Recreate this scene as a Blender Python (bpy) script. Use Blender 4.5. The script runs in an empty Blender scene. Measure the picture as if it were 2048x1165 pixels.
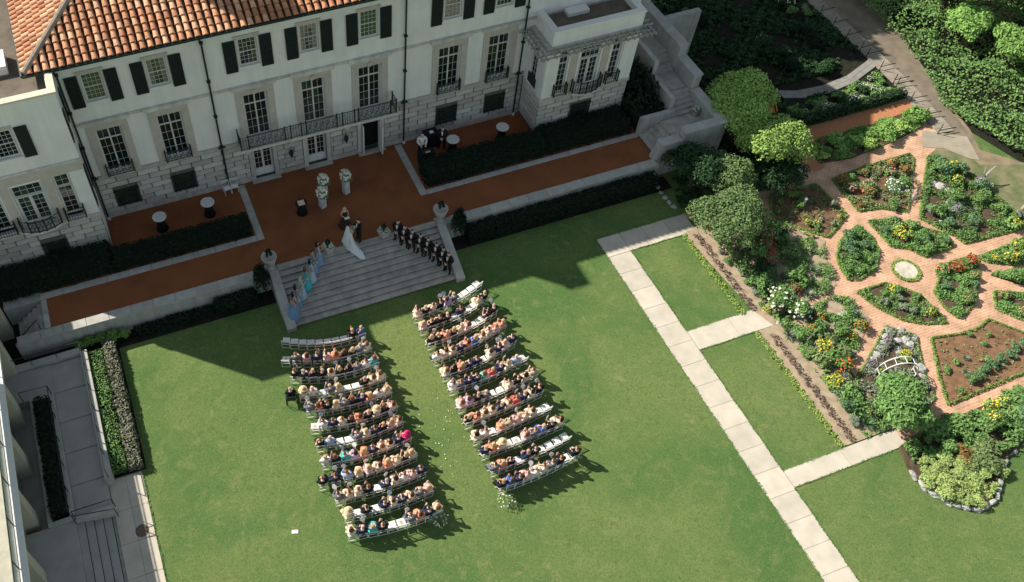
import bpy, math, random, json
import numpy as np
from mathutils import Vector, Matrix

# ---------------------------------------------------------------- camera, sky, sun, exposure
SC = bpy.context.scene
COL = SC.collection
R = math.radians
cam_d = bpy.data.cameras.new('camera'); cam = bpy.data.objects.new('camera', cam_d); COL.objects.link(cam)
cam.location = (0, 0, 42); cam.rotation_euler = (R(90 - 52.977), 0, R(-20.254))
cam_d.sensor_width = 36; cam_d.lens = 36 * 1801.08 / 2048; cam_d.shift_x = (1024 - 771.5) / 2048
cam_d.clip_start = .5; cam_d.clip_end = 600
SC.camera = cam
SUN_DIR = Vector((.945, -.83, -1)).normalized()
w = bpy.data.worlds.new('World'); SC.world = w; w.use_nodes = True
nt = w.node_tree; bg = nt.nodes['Background']
sky = nt.nodes.new('ShaderNodeTexSky'); sky.sky_type = 'NISHITA'; sky.sun_disc = False
sky.sun_elevation = math.asin(-SUN_DIR.z); sky.sun_rotation = math.atan2(-SUN_DIR.x, -SUN_DIR.y)
sky.air_density = 1.0; sky.dust_density = .4; sky.ozone_density = 1.5
hs = nt.nodes.new('ShaderNodeHueSaturation'); hs.inputs['Saturation'].default_value = .50
tn = nt.nodes.new('ShaderNodeMix'); tn.data_type = 'RGBA'; tn.blend_type = 'MULTIPLY'; tn.inputs[0].default_value = 1; tn.inputs[7].default_value = (.93, 1.0, .96, 1)
nt.links.new(sky.outputs[0], hs.inputs['Color']); nt.links.new(hs.outputs[0], tn.inputs[6]); nt.links.new(tn.outputs[2], bg.inputs[0]); bg.inputs[1].default_value = .070
sd = bpy.data.lights.new('sun', 'SUN'); sun = bpy.data.objects.new('sun', sd); COL.objects.link(sun)
sd.energy = 4.1; sd.angle = R(.53); sd.color = (1, .93, .80)
sun.rotation_euler = SUN_DIR.to_track_quat('-Z', 'Y').to_euler(); sun.location = (-30, 60, 60)
vs = SC.view_settings; vs.view_transform = 'Standard'; vs.look = 'None'; vs.gamma = 1; vs.exposure = .78
vs.use_curve_mapping = False
SC.render.engine = 'CYCLES'

DATA = json.loads('''{"beds":{"west":[[36.41,28.3],[39.77,28.2],[39.95,25.31],[37.71,24.17],[36.06,25.9],[35.53,26.88]],"circle":[[41.04,28.21],[44.4,28.39],[47.25,28.35],[47.16,27.87],[45.67,26.31],[43.68,24.21],[42.27,25.07],[40.84,25.31],[40.94,26.97]],"stones":[[48.16,27.7],[49.38,26.8],[49.65,25.46],[50.02,21.87],[50.54,20.54],[48.96,20.67],[45.22,20.9],[45.03,21.57],[44.03,23.51],[46.06,25.57]],"lens_west":[[39.91,24.31],[39.03,24.03],[38.19,23.66],[37.33,22.8],[36.96,22.12],[36.79,21.01],[37.4,20.83],[38.75,21.09],[39.98,22.32],[40.22,23.33]],"lens_north":[[40.86,24.4],[42.08,24.12],[43.15,23.26],[44.58,21.96],[44.34,20.95],[42.22,20.87],[41.72,21.77],[40.86,22.23]],"lens_east":[[42.25,19.96],[42.9,20.01],[44.39,19.97],[44.94,19.66],[44.44,18.83],[43.68,18.15],[42.39,17.01],[40.98,16.51],[40.69,17.4],[40.91,18.53],[41.82,19.2]],"lens_south":[[36.67,20.09],[38.63,20.08],[39.54,19.21],[39.98,18.58],[40.07,16.56],[38.88,16.89],[37.86,17.55],[37.13,18.72]],"rocks":[[36.66,17.49],[37.8,16.41],[36.89,14.88],[36.28,13.67],[36.01,12.77],[34.59,12.13],[32.8,12.31],[32.27,13.47],[32.87,15.23],[34.09,15.91]],"soil":[[38.53,15.98],[40.41,15.61],[41.58,15.62],[42.47,15.9],[43.4,14.72],[44.39,13.71],[43.42,12.27],[41.2,12.36],[36.4,12.19],[37.22,13.83]],"yellow":[[45.19,19.78],[46.79,19.83],[48.27,19.94],[49.84,20.13],[48.31,18.31],[46.93,18.5],[45.41,19.27]],"hedge_row":[[44.92,18.41],[45.37,18.49],[46.44,17.97],[47.38,17.51],[46.7,16.8],[45.9,17.39]],"east_low":[[44.19,17.38],[45.37,16.82],[46.46,16.31],[44.85,14.63],[44.06,15.42],[43.41,16.34]],"upper_border":[[29.59,27.51],[30.78,27.77],[32.99,27.04],[34.98,26.75],[35.92,25.74],[37.41,24.03],[36.67,23.13],[35.92,20.98],[35.04,20.6],[33.1,20.55],[31.37,20.28],[30.78,19.76],[30.3,20.97]],"lower_border":[[29.51,19.75],[30.92,19.78],[32.55,20.22],[35.18,20.28],[35.81,20.01],[36.23,18.26],[32.88,15.85],[32.45,14.33],[32.71,12.61],[32.77,12.06],[29.7,12.07]],"island":[[41.67,31.36],[42.62,31.57],[45.28,31.57],[47.12,31.57],[50.13,31.8],[50.68,31.49],[50.51,30.69],[49.65,30.16],[48.4,29.9],[45.88,29.55],[43.33,29.35],[41.2,29.65],[41.21,30.63]]},"brick":[[30.38,28.97],[36.82,28.88],[39.36,29.26],[40.26,31.88],[41.54,32.84],[51.93,32.89],[50.72,29.46],[50.91,28.72],[49.75,28.23],[48.23,27.74],[50.54,20.56],[50.75,15.9],[45.3,10.59],[32.81,11.17],[32.8,12.05],[32.95,15.83],[32.57,20.29],[32.71,25.0],[30.61,28.36]],"rocky_mound":[[32.3,11.05],[33.59,11.35],[35.92,11.43],[37.95,11.48],[40.39,11.4],[42.5,11.28],[40.42,9.14],[38.0,8.95],[36.94,8.59],[35.9,7.79],[34.88,7.02],[33.76,6.82],[32.59,7.58],[31.98,8.66],[31.89,9.86]],"road":[[50.11,44.2],[54.63,47.84],[57.63,46.74],[54.96,41.81],[55.09,38.85],[54.1,34.95],[53.17,31.33],[52.69,28.84],[51.94,27.07],[54.01,24.82],[55.02,22.07],[53.69,20.73],[50.23,23.83],[50.33,26.18],[51.28,27.71],[51.63,33.56],[51.86,38.18],[52.05,41.9]],"asphalt":[[53.8,46.71],[56.76,45.62],[54.57,36.57],[53.0,31.12],[52.15,28.0],[51.01,27.41],[51.53,31.39],[52.11,36.28],[52.21,41.51]],"slope_path":[[50.96,31.33],[51.52,31.28],[51.27,27.61],[50.48,27.65],[50.64,29.85]],"steps":[[51.86,43.16],[51.63,40.76],[51.52,38.3],[51.61,36.46],[51.51,34.46],[51.24,32.31]],"stone_path":[[42.75,36.28],[44.07,35.79],[46.03,35.63],[48.36,35.91],[50.76,36.77],[52.03,37.38]],"brick2":[[41.43,32.68],[41.7,32.79],[45.3,32.83],[48.14,32.86],[50.7,32.79],[51.4,32.25],[50.97,31.49],[50.13,31.8],[47.12,31.57],[45.28,31.57],[42.62,31.57],[41.61,31.38],[41.21,30.63],[41.3,29.27],[40.41,29.11],[40.19,30.41]],"grass_ne":[[48.14,27.72],[49.78,28.37],[50.73,28.27],[50.94,25.95],[53.7,24.94],[53.69,20.73],[52.09,19.13],[50.7,20.72]],"stepping":[[46.83,25.76],[47.14,25.29],[47.4,24.71],[47.09,24.29],[47.2,23.78],[46.67,23.86],[46.66,23.39],[46.1,23.26],[45.57,22.99],[45.16,22.64]],"rocksP":[[36.61,17.23],[36.14,16.97],[35.73,16.58],[35.34,16.35],[34.92,16.13],[34.51,15.87],[34.17,15.57],[36.65,16.45],[36.24,16.07],[37.66,16.3],[37.29,16.98],[37.12,16.39],[36.2,15.77],[37.15,16.06],[36.66,14.55],[36.37,14.14]],"slabs8":[[35.74,19.23],[35.45,19.11],[35.07,19.02],[34.69,18.94],[34.29,18.81],[34.44,18.47]],"small_stones":[[30.35,32.58],[30.22,32.3],[30.16,31.94],[30.14,31.48],[30.1,30.98],[30.12,30.52],[30.15,30.09],[30.22,29.66]],"petals":[[10.01,21.79],[10.62,21.24],[10.7,20.74],[10.83,20.37],[10.77,20.02],[10.56,19.85],[10.4,18.98],[10.46,18.81],[10.25,19.65],[11.61,21.2],[11.68,20.69],[11.17,20.63],[10.6,20.14],[9.86,19.03],[9.48,18.57],[10.54,18.78],[10.11,18.64],[10.49,18.2],[10.42,17.92],[10.15,17.73],[9.75,17.44],[9.89,17.24],[9.85,20.73],[9.95,20.13],[10.39,20.53],[10.77,22.33],[11.09,21.4],[11.31,20.83],[10.57,19.53],[10.75,19.16],[10.26,19.34],[9.85,19.34],[10.17,18.31],[9.66,18.21]],"trees":{"bright":[36.87,33.71,3.2,2.05,1.9],"bright2":[37.24,30.58,2.6,1.51,1.5],"mid":[33.16,29.52,2.6,1.47,1.6],"dark":[31.71,30.49,2.4,1.85,1.7],"maple":[31.34,26.06,2.8,2.1,2.0],"se":[32.97,12.91,1.7,1.7,1.5],"dark2":[37.19,29.04,1.2,1.57,1.0]},"dj":[],"rows":[["L",[[4.38,27.85,-32.0],[4.8,27.61,-28.1],[5.22,27.4,-24.1],[5.66,27.23,-20.0],[6.1,27.08,-15.9],[6.56,26.97,-11.8],[7.03,26.89,-7.8],[7.51,26.84,-3.9],[7.99,26.82,-0.2],[8.49,26.84,3.5]]],["L",[[4.03,26.65,-24.4],[4.59,26.41,-21.9],[5.13,26.2,-19.2],[5.66,26.03,-16.1],[6.18,25.9,-12.7],[6.67,25.81,-9.1],[7.15,25.75,-5.0],[7.61,25.72,-0.7],[8.06,25.74,4.1],[8.49,25.79,9.1]]],["L",[[4.19,25.48,-24.2],[4.66,25.28,-21.0],[5.14,25.11,-17.8],[5.62,24.97,-14.4],[6.1,24.87,-10.9],[6.58,24.79,-7.4],[7.06,24.74,-3.9],[7.55,24.72,-0.3],[8.04,24.73,3.2],[8.52,24.78,6.7]]],["L",[[4.32,24.2,-16.3],[4.79,24.07,-14.1],[5.26,23.96,-11.8],[5.73,23.87,-9.5],[6.19,23.81,-7.2],[6.66,23.76,-4.9],[7.13,23.73,-2.5],[7.6,23.71,-0.2],[8.07,23.72,2.2],[8.54,23.75,4.6]]],["L",[[4.38,23.19,-16.2],[4.82,23.08,-13.8],[5.27,22.98,-11.3],[5.72,22.9,-8.9],[6.18,22.83,-6.5],[6.64,22.79,-4.1],[7.11,22.77,-1.8],[7.58,22.76,0.5],[8.06,22.78,2.7],[8.54,22.81,4.9]]],["L",[[4.29,22.17,-17.2],[4.77,22.04,-14.5],[5.24,21.93,-11.7],[5.71,21.84,-8.8],[6.17,21.78,-5.8],[6.64,21.75,-2.8],[7.11,21.74,0.2],[7.57,21.75,3.3],[8.03,21.79,6.4],[8.49,21.85,9.4]]],["L",[[4.27,21.09,-13.1],[4.77,20.98,-10.8],[5.26,20.9,-8.5],[5.74,20.84,-6.0],[6.21,20.8,-3.5],[6.68,20.78,-0.9],[7.14,20.78,1.8],[7.6,20.81,4.6],[8.05,20.86,7.4],[8.49,20.93,10.3]]],["L",[[4.22,20.05,-11.3],[4.72,19.96,-9.3],[5.22,19.89,-7.3],[5.7,19.83,-5.1],[6.19,19.8,-2.9],[6.66,19.79,-0.7],[7.14,19.79,1.6],[7.61,19.81,4.0],[8.07,19.85,6.3],[8.53,19.91,8.7]]],["L",[[3.74,19.04,-7.3],[4.38,18.97,-6.3],[4.99,18.9,-5.1],[5.57,18.86,-3.8],[6.12,18.83,-2.4],[6.65,18.81,-0.8],[7.14,18.81,0.9],[7.61,18.83,2.9],[8.05,18.86,5.2],[8.45,18.9,7.8]]],["L",[[4.24,17.98,-7.0],[4.73,17.93,-5.7],[5.22,17.88,-4.4],[5.7,17.85,-3.1],[6.18,17.83,-1.8],[6.65,17.82,-0.4],[7.13,17.83,1.0],[7.6,17.84,2.3],[8.06,17.86,3.8],[8.53,17.9,5.2]]],["L",[[4.38,16.99,-8.9],[4.83,16.93,-7.3],[5.28,16.88,-5.8],[5.74,16.84,-4.2],[6.19,16.81,-2.6],[6.65,16.8,-1.0],[7.11,16.79,0.5],[7.58,16.8,2.0],[8.04,16.83,3.6],[8.51,16.86,5.1]]],["L",[[4.24,16.07,-11.9],[4.74,15.97,-10.2],[5.23,15.89,-8.5],[5.71,15.82,-6.7],[6.2,15.77,-5.0],[6.68,15.74,-3.1],[7.15,15.72,-1.3],[7.62,15.72,0.6],[8.09,15.73,2.6],[8.55,15.76,4.5]]],["R",[[11.89,26.91,-1.5],[12.36,26.91,1.6],[12.83,26.93,4.6],[13.3,26.99,7.7],[13.76,27.06,10.8],[14.22,27.16,13.9],[14.68,27.29,16.9],[15.13,27.44,19.8],[15.59,27.61,22.7],[16.03,27.82,25.5]]],["R",[[11.88,26.01,-1.9],[12.36,26.0,0.5],[12.84,26.02,3.1],[13.31,26.05,5.7],[13.76,26.11,8.4],[14.21,26.19,11.2],[14.65,26.28,14.1],[15.07,26.4,17.1],[15.48,26.54,20.1],[15.89,26.7,23.2]]],["R",[[11.89,24.97,-2.4],[12.35,24.96,0.3],[12.82,24.97,3.0],[13.28,25.01,5.7],[13.74,25.06,8.5],[14.2,25.14,11.2],[14.65,25.25,13.9],[15.1,25.37,16.6],[15.55,25.51,19.2],[16.0,25.68,21.8]]],["R",[[11.85,23.87,1.4],[12.32,23.89,3.2],[12.79,23.92,5.1],[13.26,23.97,6.9],[13.72,24.04,8.8],[14.19,24.12,10.6],[14.65,24.21,12.5],[15.11,24.32,14.3],[15.57,24.45,16.1],[16.03,24.59,17.9]]],["R",[[11.9,22.78,-3.3],[12.35,22.76,-0.5],[12.81,22.77,2.3],[13.27,22.8,5.0],[13.73,22.85,7.6],[14.2,22.92,10.2],[14.67,23.02,12.7],[15.14,23.14,15.2],[15.62,23.28,17.5],[16.1,23.44,19.7]]],["R",[[11.92,21.85,-4.7],[12.35,21.83,-2.3],[12.8,21.82,0.1],[13.27,21.83,2.3],[13.74,21.86,4.5],[14.22,21.9,6.5],[14.71,21.97,8.4],[15.22,22.05,10.3],[15.73,22.15,12.0],[16.26,22.27,13.6]]],["R",[[11.92,20.69,1.1],[12.37,20.7,2.2],[12.84,20.72,3.2],[13.31,20.75,4.1],[13.78,20.79,5.1],[14.27,20.84,6.0],[14.76,20.9,6.9],[15.26,20.96,7.7],[15.77,21.03,8.5],[16.28,21.11,9.3]]],["R",[[11.89,19.72,1.3],[12.36,19.73,2.0],[12.83,19.75,2.8],[13.29,19.78,3.6],[13.76,19.81,4.4],[14.23,19.85,5.2],[14.69,19.89,6.0],[15.15,19.95,6.8],[15.61,20.0,7.6],[16.07,20.07,8.4]]],["R",[[11.89,18.7,1.1],[12.37,18.71,1.9],[12.85,18.73,2.8],[13.32,18.76,3.7],[13.79,18.8,4.6],[14.26,18.84,5.5],[14.73,18.89,6.4],[15.19,18.94,7.3],[15.65,19.0,8.2],[16.11,19.07,9.2]]],["R",[[11.97,17.79,0.3],[12.42,17.79,0.9],[12.88,17.8,1.4],[13.34,17.81,1.9],[13.81,17.83,2.4],[14.28,17.85,2.8],[14.76,17.88,3.3],[15.25,17.91,3.7],[15.74,17.94,4.2],[16.24,17.98,4.6]]],["R",[[12.03,16.78,-0.8],[12.47,16.78,0.6],[12.92,16.79,1.9],[13.38,16.81,3.3],[13.84,16.84,4.6],[14.31,16.89,5.8],[14.78,16.94,7.1],[15.26,17.01,8.3],[15.74,17.08,9.4],[16.23,17.17,10.6]]],["R",[[12.02,15.83,-1.9],[12.47,15.82,-0.5],[12.92,15.82,0.9],[13.38,15.83,2.2],[13.84,15.85,3.6],[14.31,15.89,4.9],[14.78,15.93,6.2],[15.26,15.99,7.4],[15.74,16.06,8.6],[16.22,16.14,9.8]]]],"maids":[[7.7,32.12,1.35],[7.29,31.76,1.2],[7.0,31.31,1.05],[6.61,31.01,0.9],[6.18,30.56,0.75],[5.77,30.22,0.6],[5.52,29.89,0.45],[5.39,29.58,0.3]],"men":[[14.79,29.56,0.3],[14.6,29.91,0.45],[14.3,30.25,0.6],[13.95,30.67,0.75],[13.58,30.96,0.9],[13.19,31.3,1.05],[12.85,31.63,1.2],[12.57,32.02,1.35]]}''')
rnd = random.Random(7)
UP = Vector((0, 0, 1))

# ---------------------------------------------------------------- materials
MATS = {}
def mat(name, col, rough=.85, var=.15, scale=3.0, bump=0, bscale=20, spec=.3, metal=0, rand=0, col2=None, detail=4, streak=0):
    if name in MATS: return MATS[name]
    m = bpy.data.materials.new(name); m.use_nodes = True; N = m.node_tree.nodes; L = m.node_tree.links
    b = N['Principled BSDF']; b.inputs['Roughness'].default_value = rough
    b.inputs['Specular IOR Level'].default_value = spec; b.inputs['Metallic'].default_value = metal
    tc = N.new('ShaderNodeTexCoord'); no = N.new('ShaderNodeTexNoise'); no.inputs['Scale'].default_value = scale
    no.inputs['Detail'].default_value = detail
    L.new(tc.outputs['Object'], no.inputs['Vector'])
    rp = N.new('ShaderNodeMapRange'); L.new(no.outputs[0], rp.inputs[0])
    rp.inputs[1].default_value = .3; rp.inputs[2].default_value = .7
    mx = N.new('ShaderNodeMix'); mx.data_type = 'RGBA'
    c2 = col2 or tuple(min(1, c * (1 + var)) for c in col); c1 = col if col2 else tuple(c * (1 - var) for c in col)
    mx.inputs[6].default_value = (*c1, 1); mx.inputs[7].default_value = (*c2, 1)
    L.new(rp.outputs[0], mx.inputs[0]); out = mx.outputs[2]
    if rand:
        oi = N.new('ShaderNodeObjectInfo'); h = N.new('ShaderNodeHueSaturation')
        mr = N.new('ShaderNodeMapRange'); L.new(oi.outputs['Random'], mr.inputs[0])
        mr.inputs[3].default_value = 1 - rand; mr.inputs[4].default_value = 1 + rand
        L.new(mr.outputs[0], h.inputs['Value']); L.new(out, h.inputs['Color']); out = h.outputs[0]
    if streak:
        mp = N.new('ShaderNodeMapping'); mp.inputs['Scale'].default_value = (2.2, 2.2, .16); L.new(tc.outputs['Object'], mp.inputs[0])
        ns = N.new('ShaderNodeTexNoise'); ns.inputs['Scale'].default_value = 1; ns.inputs['Detail'].default_value = 6; ns.inputs['Roughness'].default_value = .7; L.new(mp.outputs[0], ns.inputs['Vector'])
        ms = N.new('ShaderNodeMapRange'); L.new(ns.outputs[0], ms.inputs[0]); ms.inputs[1].default_value = .38; ms.inputs[2].default_value = .72; ms.inputs[3].default_value = 1.03; ms.inputs[4].default_value = 1 - streak
        hh = N.new('ShaderNodeHueSaturation'); L.new(ms.outputs[0], hh.inputs['Value']); L.new(out, hh.inputs['Color']); out = hh.outputs[0]
    L.new(out, b.inputs['Base Color'])
    if bump:
        n2 = N.new('ShaderNodeTexNoise'); n2.inputs['Scale'].default_value = bscale; n2.inputs['Detail'].default_value = 5
        L.new(tc.outputs['Object'], n2.inputs['Vector'])
        bp = N.new('ShaderNodeBump'); bp.inputs['Strength'].default_value = bump; bp.inputs['Distance'].default_value = .03
        L.new(n2.outputs[0], bp.inputs['Height']); L.new(bp.outputs[0], b.inputs['Normal'])
    MATS[name] = m
    return m

def grass_mat():
    m = bpy.data.materials.new('mown_grass'); m.use_nodes = True; N = m.node_tree.nodes; L = m.node_tree.links
    b = N['Principled BSDF']; b.inputs['Roughness'].default_value = .95; b.inputs['Specular IOR Level'].default_value = .15
    tc = N.new('ShaderNodeTexCoord')
    def noise(s, d=5, dist=0, rough=.6):
        n = N.new('ShaderNodeTexNoise'); n.inputs['Scale'].default_value = s; n.inputs['Detail'].default_value = d
        n.inputs['Distortion'].default_value = dist; n.inputs['Roughness'].default_value = rough
        L.new(tc.outputs['Object'], n.inputs['Vector']); return n.outputs[0]
    def mix(f, a, c, lo, hi):
        mr = N.new('ShaderNodeMapRange'); L.new(f, mr.inputs[0]); mr.inputs[1].default_value = lo; mr.inputs[2].default_value = hi
        mx = N.new('ShaderNodeMix'); mx.data_type = 'RGBA'; L.new(mr.outputs[0], mx.inputs[0])
        for i, v in ((6, a), (7, c)):
            if isinstance(v, tuple): mx.inputs[i].default_value = (*v, 1)
            else: L.new(v, mx.inputs[i])
        return mx.outputs[2]
    c = mix(noise(.13, 3, .8), (.080, .165, .045), (.170, .230, .072), .36, .64)
    c = mix(noise(1.5, 6, .6), c, (.21, .245, .09), .50, .76)
    c = mix(noise(7, 7, .3, .75), c, (.052, .112, .034), .48, .76)
    c = mix(noise(.9, 3, 1.0), c, (.28, .26, .13), .64, .82)
    c = mix(noise(3.2, 6, 1.5, .7), c, (.075, .135, .040), .50, .72)
    c = mix(noise(15, 4, 0, .8), c, (.29, .33, .13), .52, .74)
    L.new(c, b.inputs['Base Color'])
    bp = N.new('ShaderNodeBump'); bp.inputs['Strength'].default_value = .9; bp.inputs['Distance'].default_value = .05
    L.new(noise(26, 6, 0, .8), bp.inputs['Height']); L.new(bp.outputs[0], b.inputs['Normal'])
    return m

def brick_mat(name, c1, c2, mortar, sx=.11, sy=.22, rot=0):
    m = bpy.data.materials.new(name); m.use_nodes = True; N = m.node_tree.nodes; L = m.node_tree.links
    b = N['Principled BSDF']; b.inputs['Roughness'].default_value = .9; b.inputs['Specular IOR Level'].default_value = .2
    tc = N.new('ShaderNodeTexCoord'); mp = N.new('ShaderNodeMapping'); mp.inputs['Rotation'].default_value = (0, 0, rot)
    L.new(tc.outputs['Object'], mp.inputs[0])
    br = N.new('ShaderNodeTexBrick'); br.inputs['Scale'].default_value = 1; br.inputs['Brick Width'].default_value = sy * 1.5
    br.inputs['Row Height'].default_value = sx * 1.5; br.inputs['Mortar Size'].default_value = .014
    br.inputs['Color1'].default_value = (*c1, 1); br.inputs['Color2'].default_value = (*c2, 1); br.inputs['Mortar'].default_value = (*mortar, 1)
    L.new(mp.outputs[0], br.inputs['Vector'])
    no = N.new('ShaderNodeTexNoise'); no.inputs['Scale'].default_value = 1.3; no.inputs['Detail'].default_value = 6
    L.new(tc.outputs['Object'], no.inputs['Vector'])
    h = N.new('ShaderNodeHueSaturation'); mr = N.new('ShaderNodeMapRange'); L.new(no.outputs[0], mr.inputs[0])
    mr.inputs[1].default_value = .3; mr.inputs[2].default_value = .7; mr.inputs[3].default_value = .78; mr.inputs[4].default_value = 1.2
    L.new(mr.outputs[0], h.inputs['Value']); L.new(br.outputs[0], h.inputs['Color']); L.new(h.outputs[0], b.inputs['Base Color'])
    bp = N.new('ShaderNodeBump'); bp.inputs['Strength'].default_value = .5; bp.inputs['Distance'].default_value = .01
    L.new(br.outputs[0], bp.inputs['Height']); L.new(bp.outputs[0], b.inputs['Normal'])
    return m

GRASS = grass_mat()
BRICK = brick_mat('herringbone_brick', (.58, .34, .225), (.50, .275, .175), (.64, .48, .34))
TERRA = mat('terrace_brick', (.285, .098, .038), .9, .2, .8, .3, 60, col2=(.205, .072, .030), detail=8)
PATHB = mat('orange_brick_path', (.50, .22, .11), .9, .2, 5, .3, 60, col2=(.42, .18, .085))
STUCCO = mat('pale_stucco', (.79, .78, .755), .9, .05, .9, .1, 30, streak=.09)
JOINT = mat('stone_joint', (.13, .12, .11), .95, .2, 5)
STONE = [mat('limestone_a', (.58, .555, .51), .9, .14, 2.5, .2, 25, rand=.16, streak=.25), mat('limestone_b', (.51, .48, .44), .9, .16, 2.5, .2, 25, rand=.16, streak=.25)]
BEIGE = mat('beige_surround', (.52, .475, .42), .9, .08, 2, .1, 30)
WJOINT = mat('walk_joint', (.33, .30, .25), .95)
CONC = mat('concrete_slab', (.56, .505, .425), .92, .11, 1.3, .15, 40, rand=.07, detail=8)
COPE = mat('coping_stone', (.44, .43, .40), .92, .13, 2.0, .15, 30, rand=.07)
STEPM = mat('step_stone', (.43, .40, .365), .92, .22, 2.0, .15, 30, rand=.06)
GREYST = mat('grey_render', (.46, .45, .43), .92, .12, 1.6, .15, 18, streak=.3)
WHITE = mat('white_paint', (.80, .79, .77), .5, .03, 4)
FRAME = mat('frame_paint', (.60, .60, .58), .6, .05, 4)
CHAIRW = mat('white_resin', (.82, .81, .79), .45, .02, 4)
GLASS = mat('window_glass', (.012, .018, .016), .05, .2, 1, spec=1)
GLASSG = mat('window_glass_reflection_tint', (.035, .060, .035), .05, .5, 2.5, spec=1)  # green tint stands for lawn reflections, painted into the panes
CURT = mat('curtained_glass', (.17, .17, .14), .15, .4, 4, spec=.8)
IRON = mat('dark_iron', (.022, .033, .033), .5, .2, 8)
PIPE = mat('dark_green_pipe', (.012, .028, .027), .5, .2, 6)
SHUT = mat('dark_shutter', (.010, .018, .018), .6, .2, 6)
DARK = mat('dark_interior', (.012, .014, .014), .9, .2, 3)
TILE = [mat('clay_tile_a', (.58, .29, .165), .85, .22, 6, .2, 30, rand=.22), mat('clay_tile_b', (.46, .215, .12), .85, .22, 6, .2, 30, rand=.22),
        mat('clay_tile_c', (.66, .38, .235), .85, .2, 6, .2, 30, rand=.2)]
RIDGE = mat('ridge_mortar', (.30, .25, .20), .9, .2, 6)
DECKM = mat('roof_deck', (.15, .125, .10), .95, .25, 1.5, .2, 30)
SOIL = mat('garden_soil', (.17, .10, .06), 1, .35, 3, .8, 25)
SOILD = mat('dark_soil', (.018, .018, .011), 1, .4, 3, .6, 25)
DIRT = mat('dusty_path', (.39, .305, .215), 1, .2, 2.5, .5, 20)
ASPH = mat('old_asphalt', (.20, .165, .125), .95, .22, 1.1, .3, 30)
ROCK = mat('field_stone', (.42, .41, .40), .9, .2, 5, .4, 12, rand=.2)
TRUNK = mat('bark', (.09, .06, .04), .95, .3, 9, .5, 20)
def leafm(name, c, c2): return mat(name, c, .75, 0, 5, 0, col2=c2, rand=.12, spec=.2, detail=2)
LF = dict(
    fresh=leafm('leaf_fresh', (.17, .33, .06), (.40, .55, .16)), deep=leafm('leaf_deep', (.07, .14, .05), (.19, .27, .10)),
    edge=leafm('leaf_edging', (.13, .24, .05), (.24, .35, .09)),
    bright=leafm('leaf_bright', (.12, .26, .055), (.27, .43, .12)), mid=leafm('leaf_mid', (.085, .19, .055), (.20, .33, .10)),
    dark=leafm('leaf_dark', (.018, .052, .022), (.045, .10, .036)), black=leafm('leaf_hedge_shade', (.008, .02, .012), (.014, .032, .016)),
    grey=leafm('leaf_grey', (.15, .20, .13), (.30, .35, .25)), lime=leafm('leaf_lime', (.17, .28, .06), (.32, .40, .10)),
    olive=leafm('leaf_olive', (.10, .165, .06), (.24, .31, .12)), purple=leafm('leaf_purple', (.09, .11, .06), (.26, .25, .19)),
    plum=leafm('leaf_plum', (.10, .07, .055), (.22, .15, .12)),
    blue=leafm('leaf_bluegreen', (.08, .17, .075), (.16, .27, .13)), rust=leafm('leaf_rust', (.20, .12, .04), (.32, .2, .07)),
    hosta=leafm('leaf_hosta', (.20, .31, .07), (.42, .50, .20)), brown=leafm('leaf_dead', (.12, .08, .04), (.24, .16, .08)))
FLC = dict(white=(.80, .78, .66), orange=(.75, .20, .04), red=(.55, .05, .05), pink=(.72, .32, .34), yellow=(.80, .62, .08), violet=(.34, .22, .42), coral=(.75, .33, .22))
FLM = {k: mat('petal_' + k, v, .7, .12, 9, rand=.1) for k, v in FLC.items()}

# ---------------------------------------------------------------- object helpers
def link(o, parent=None, loc=None, rot=None, sc=None):
    COL.objects.link(o)
    if parent is not None: o.parent = parent
    if loc is not None: o.location = loc
    if rot is not None: o.rotation_euler = rot if isinstance(rot, tuple) else (0, 0, rot)
    if sc is not None: o.scale = sc
    return o
def tag(o, label=None, cat=None, group=None, kind=None):
    if label: o['label'] = label
    if cat: o['category'] = cat
    if group: o['group'] = group
    if kind: o['kind'] = kind
    return o
def thing(name, loc, label, cat, rot=0, group=None):
    o = bpy.data.objects.new(name, None); o.empty_display_size = .2
    link(o, None, loc, rot); return tag(o, label, cat, group)
def inst(name, mesh, parent=None, loc=(0, 0, 0), rot=0, sc=None, m=None):
    o = bpy.data.objects.new(name, mesh); link(o, parent, loc, rot, sc)
    if m is not None and len(o.material_slots):
        o.material_slots[0].link = 'OBJECT'; o.material_slots[0].material = m
    return o
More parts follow.
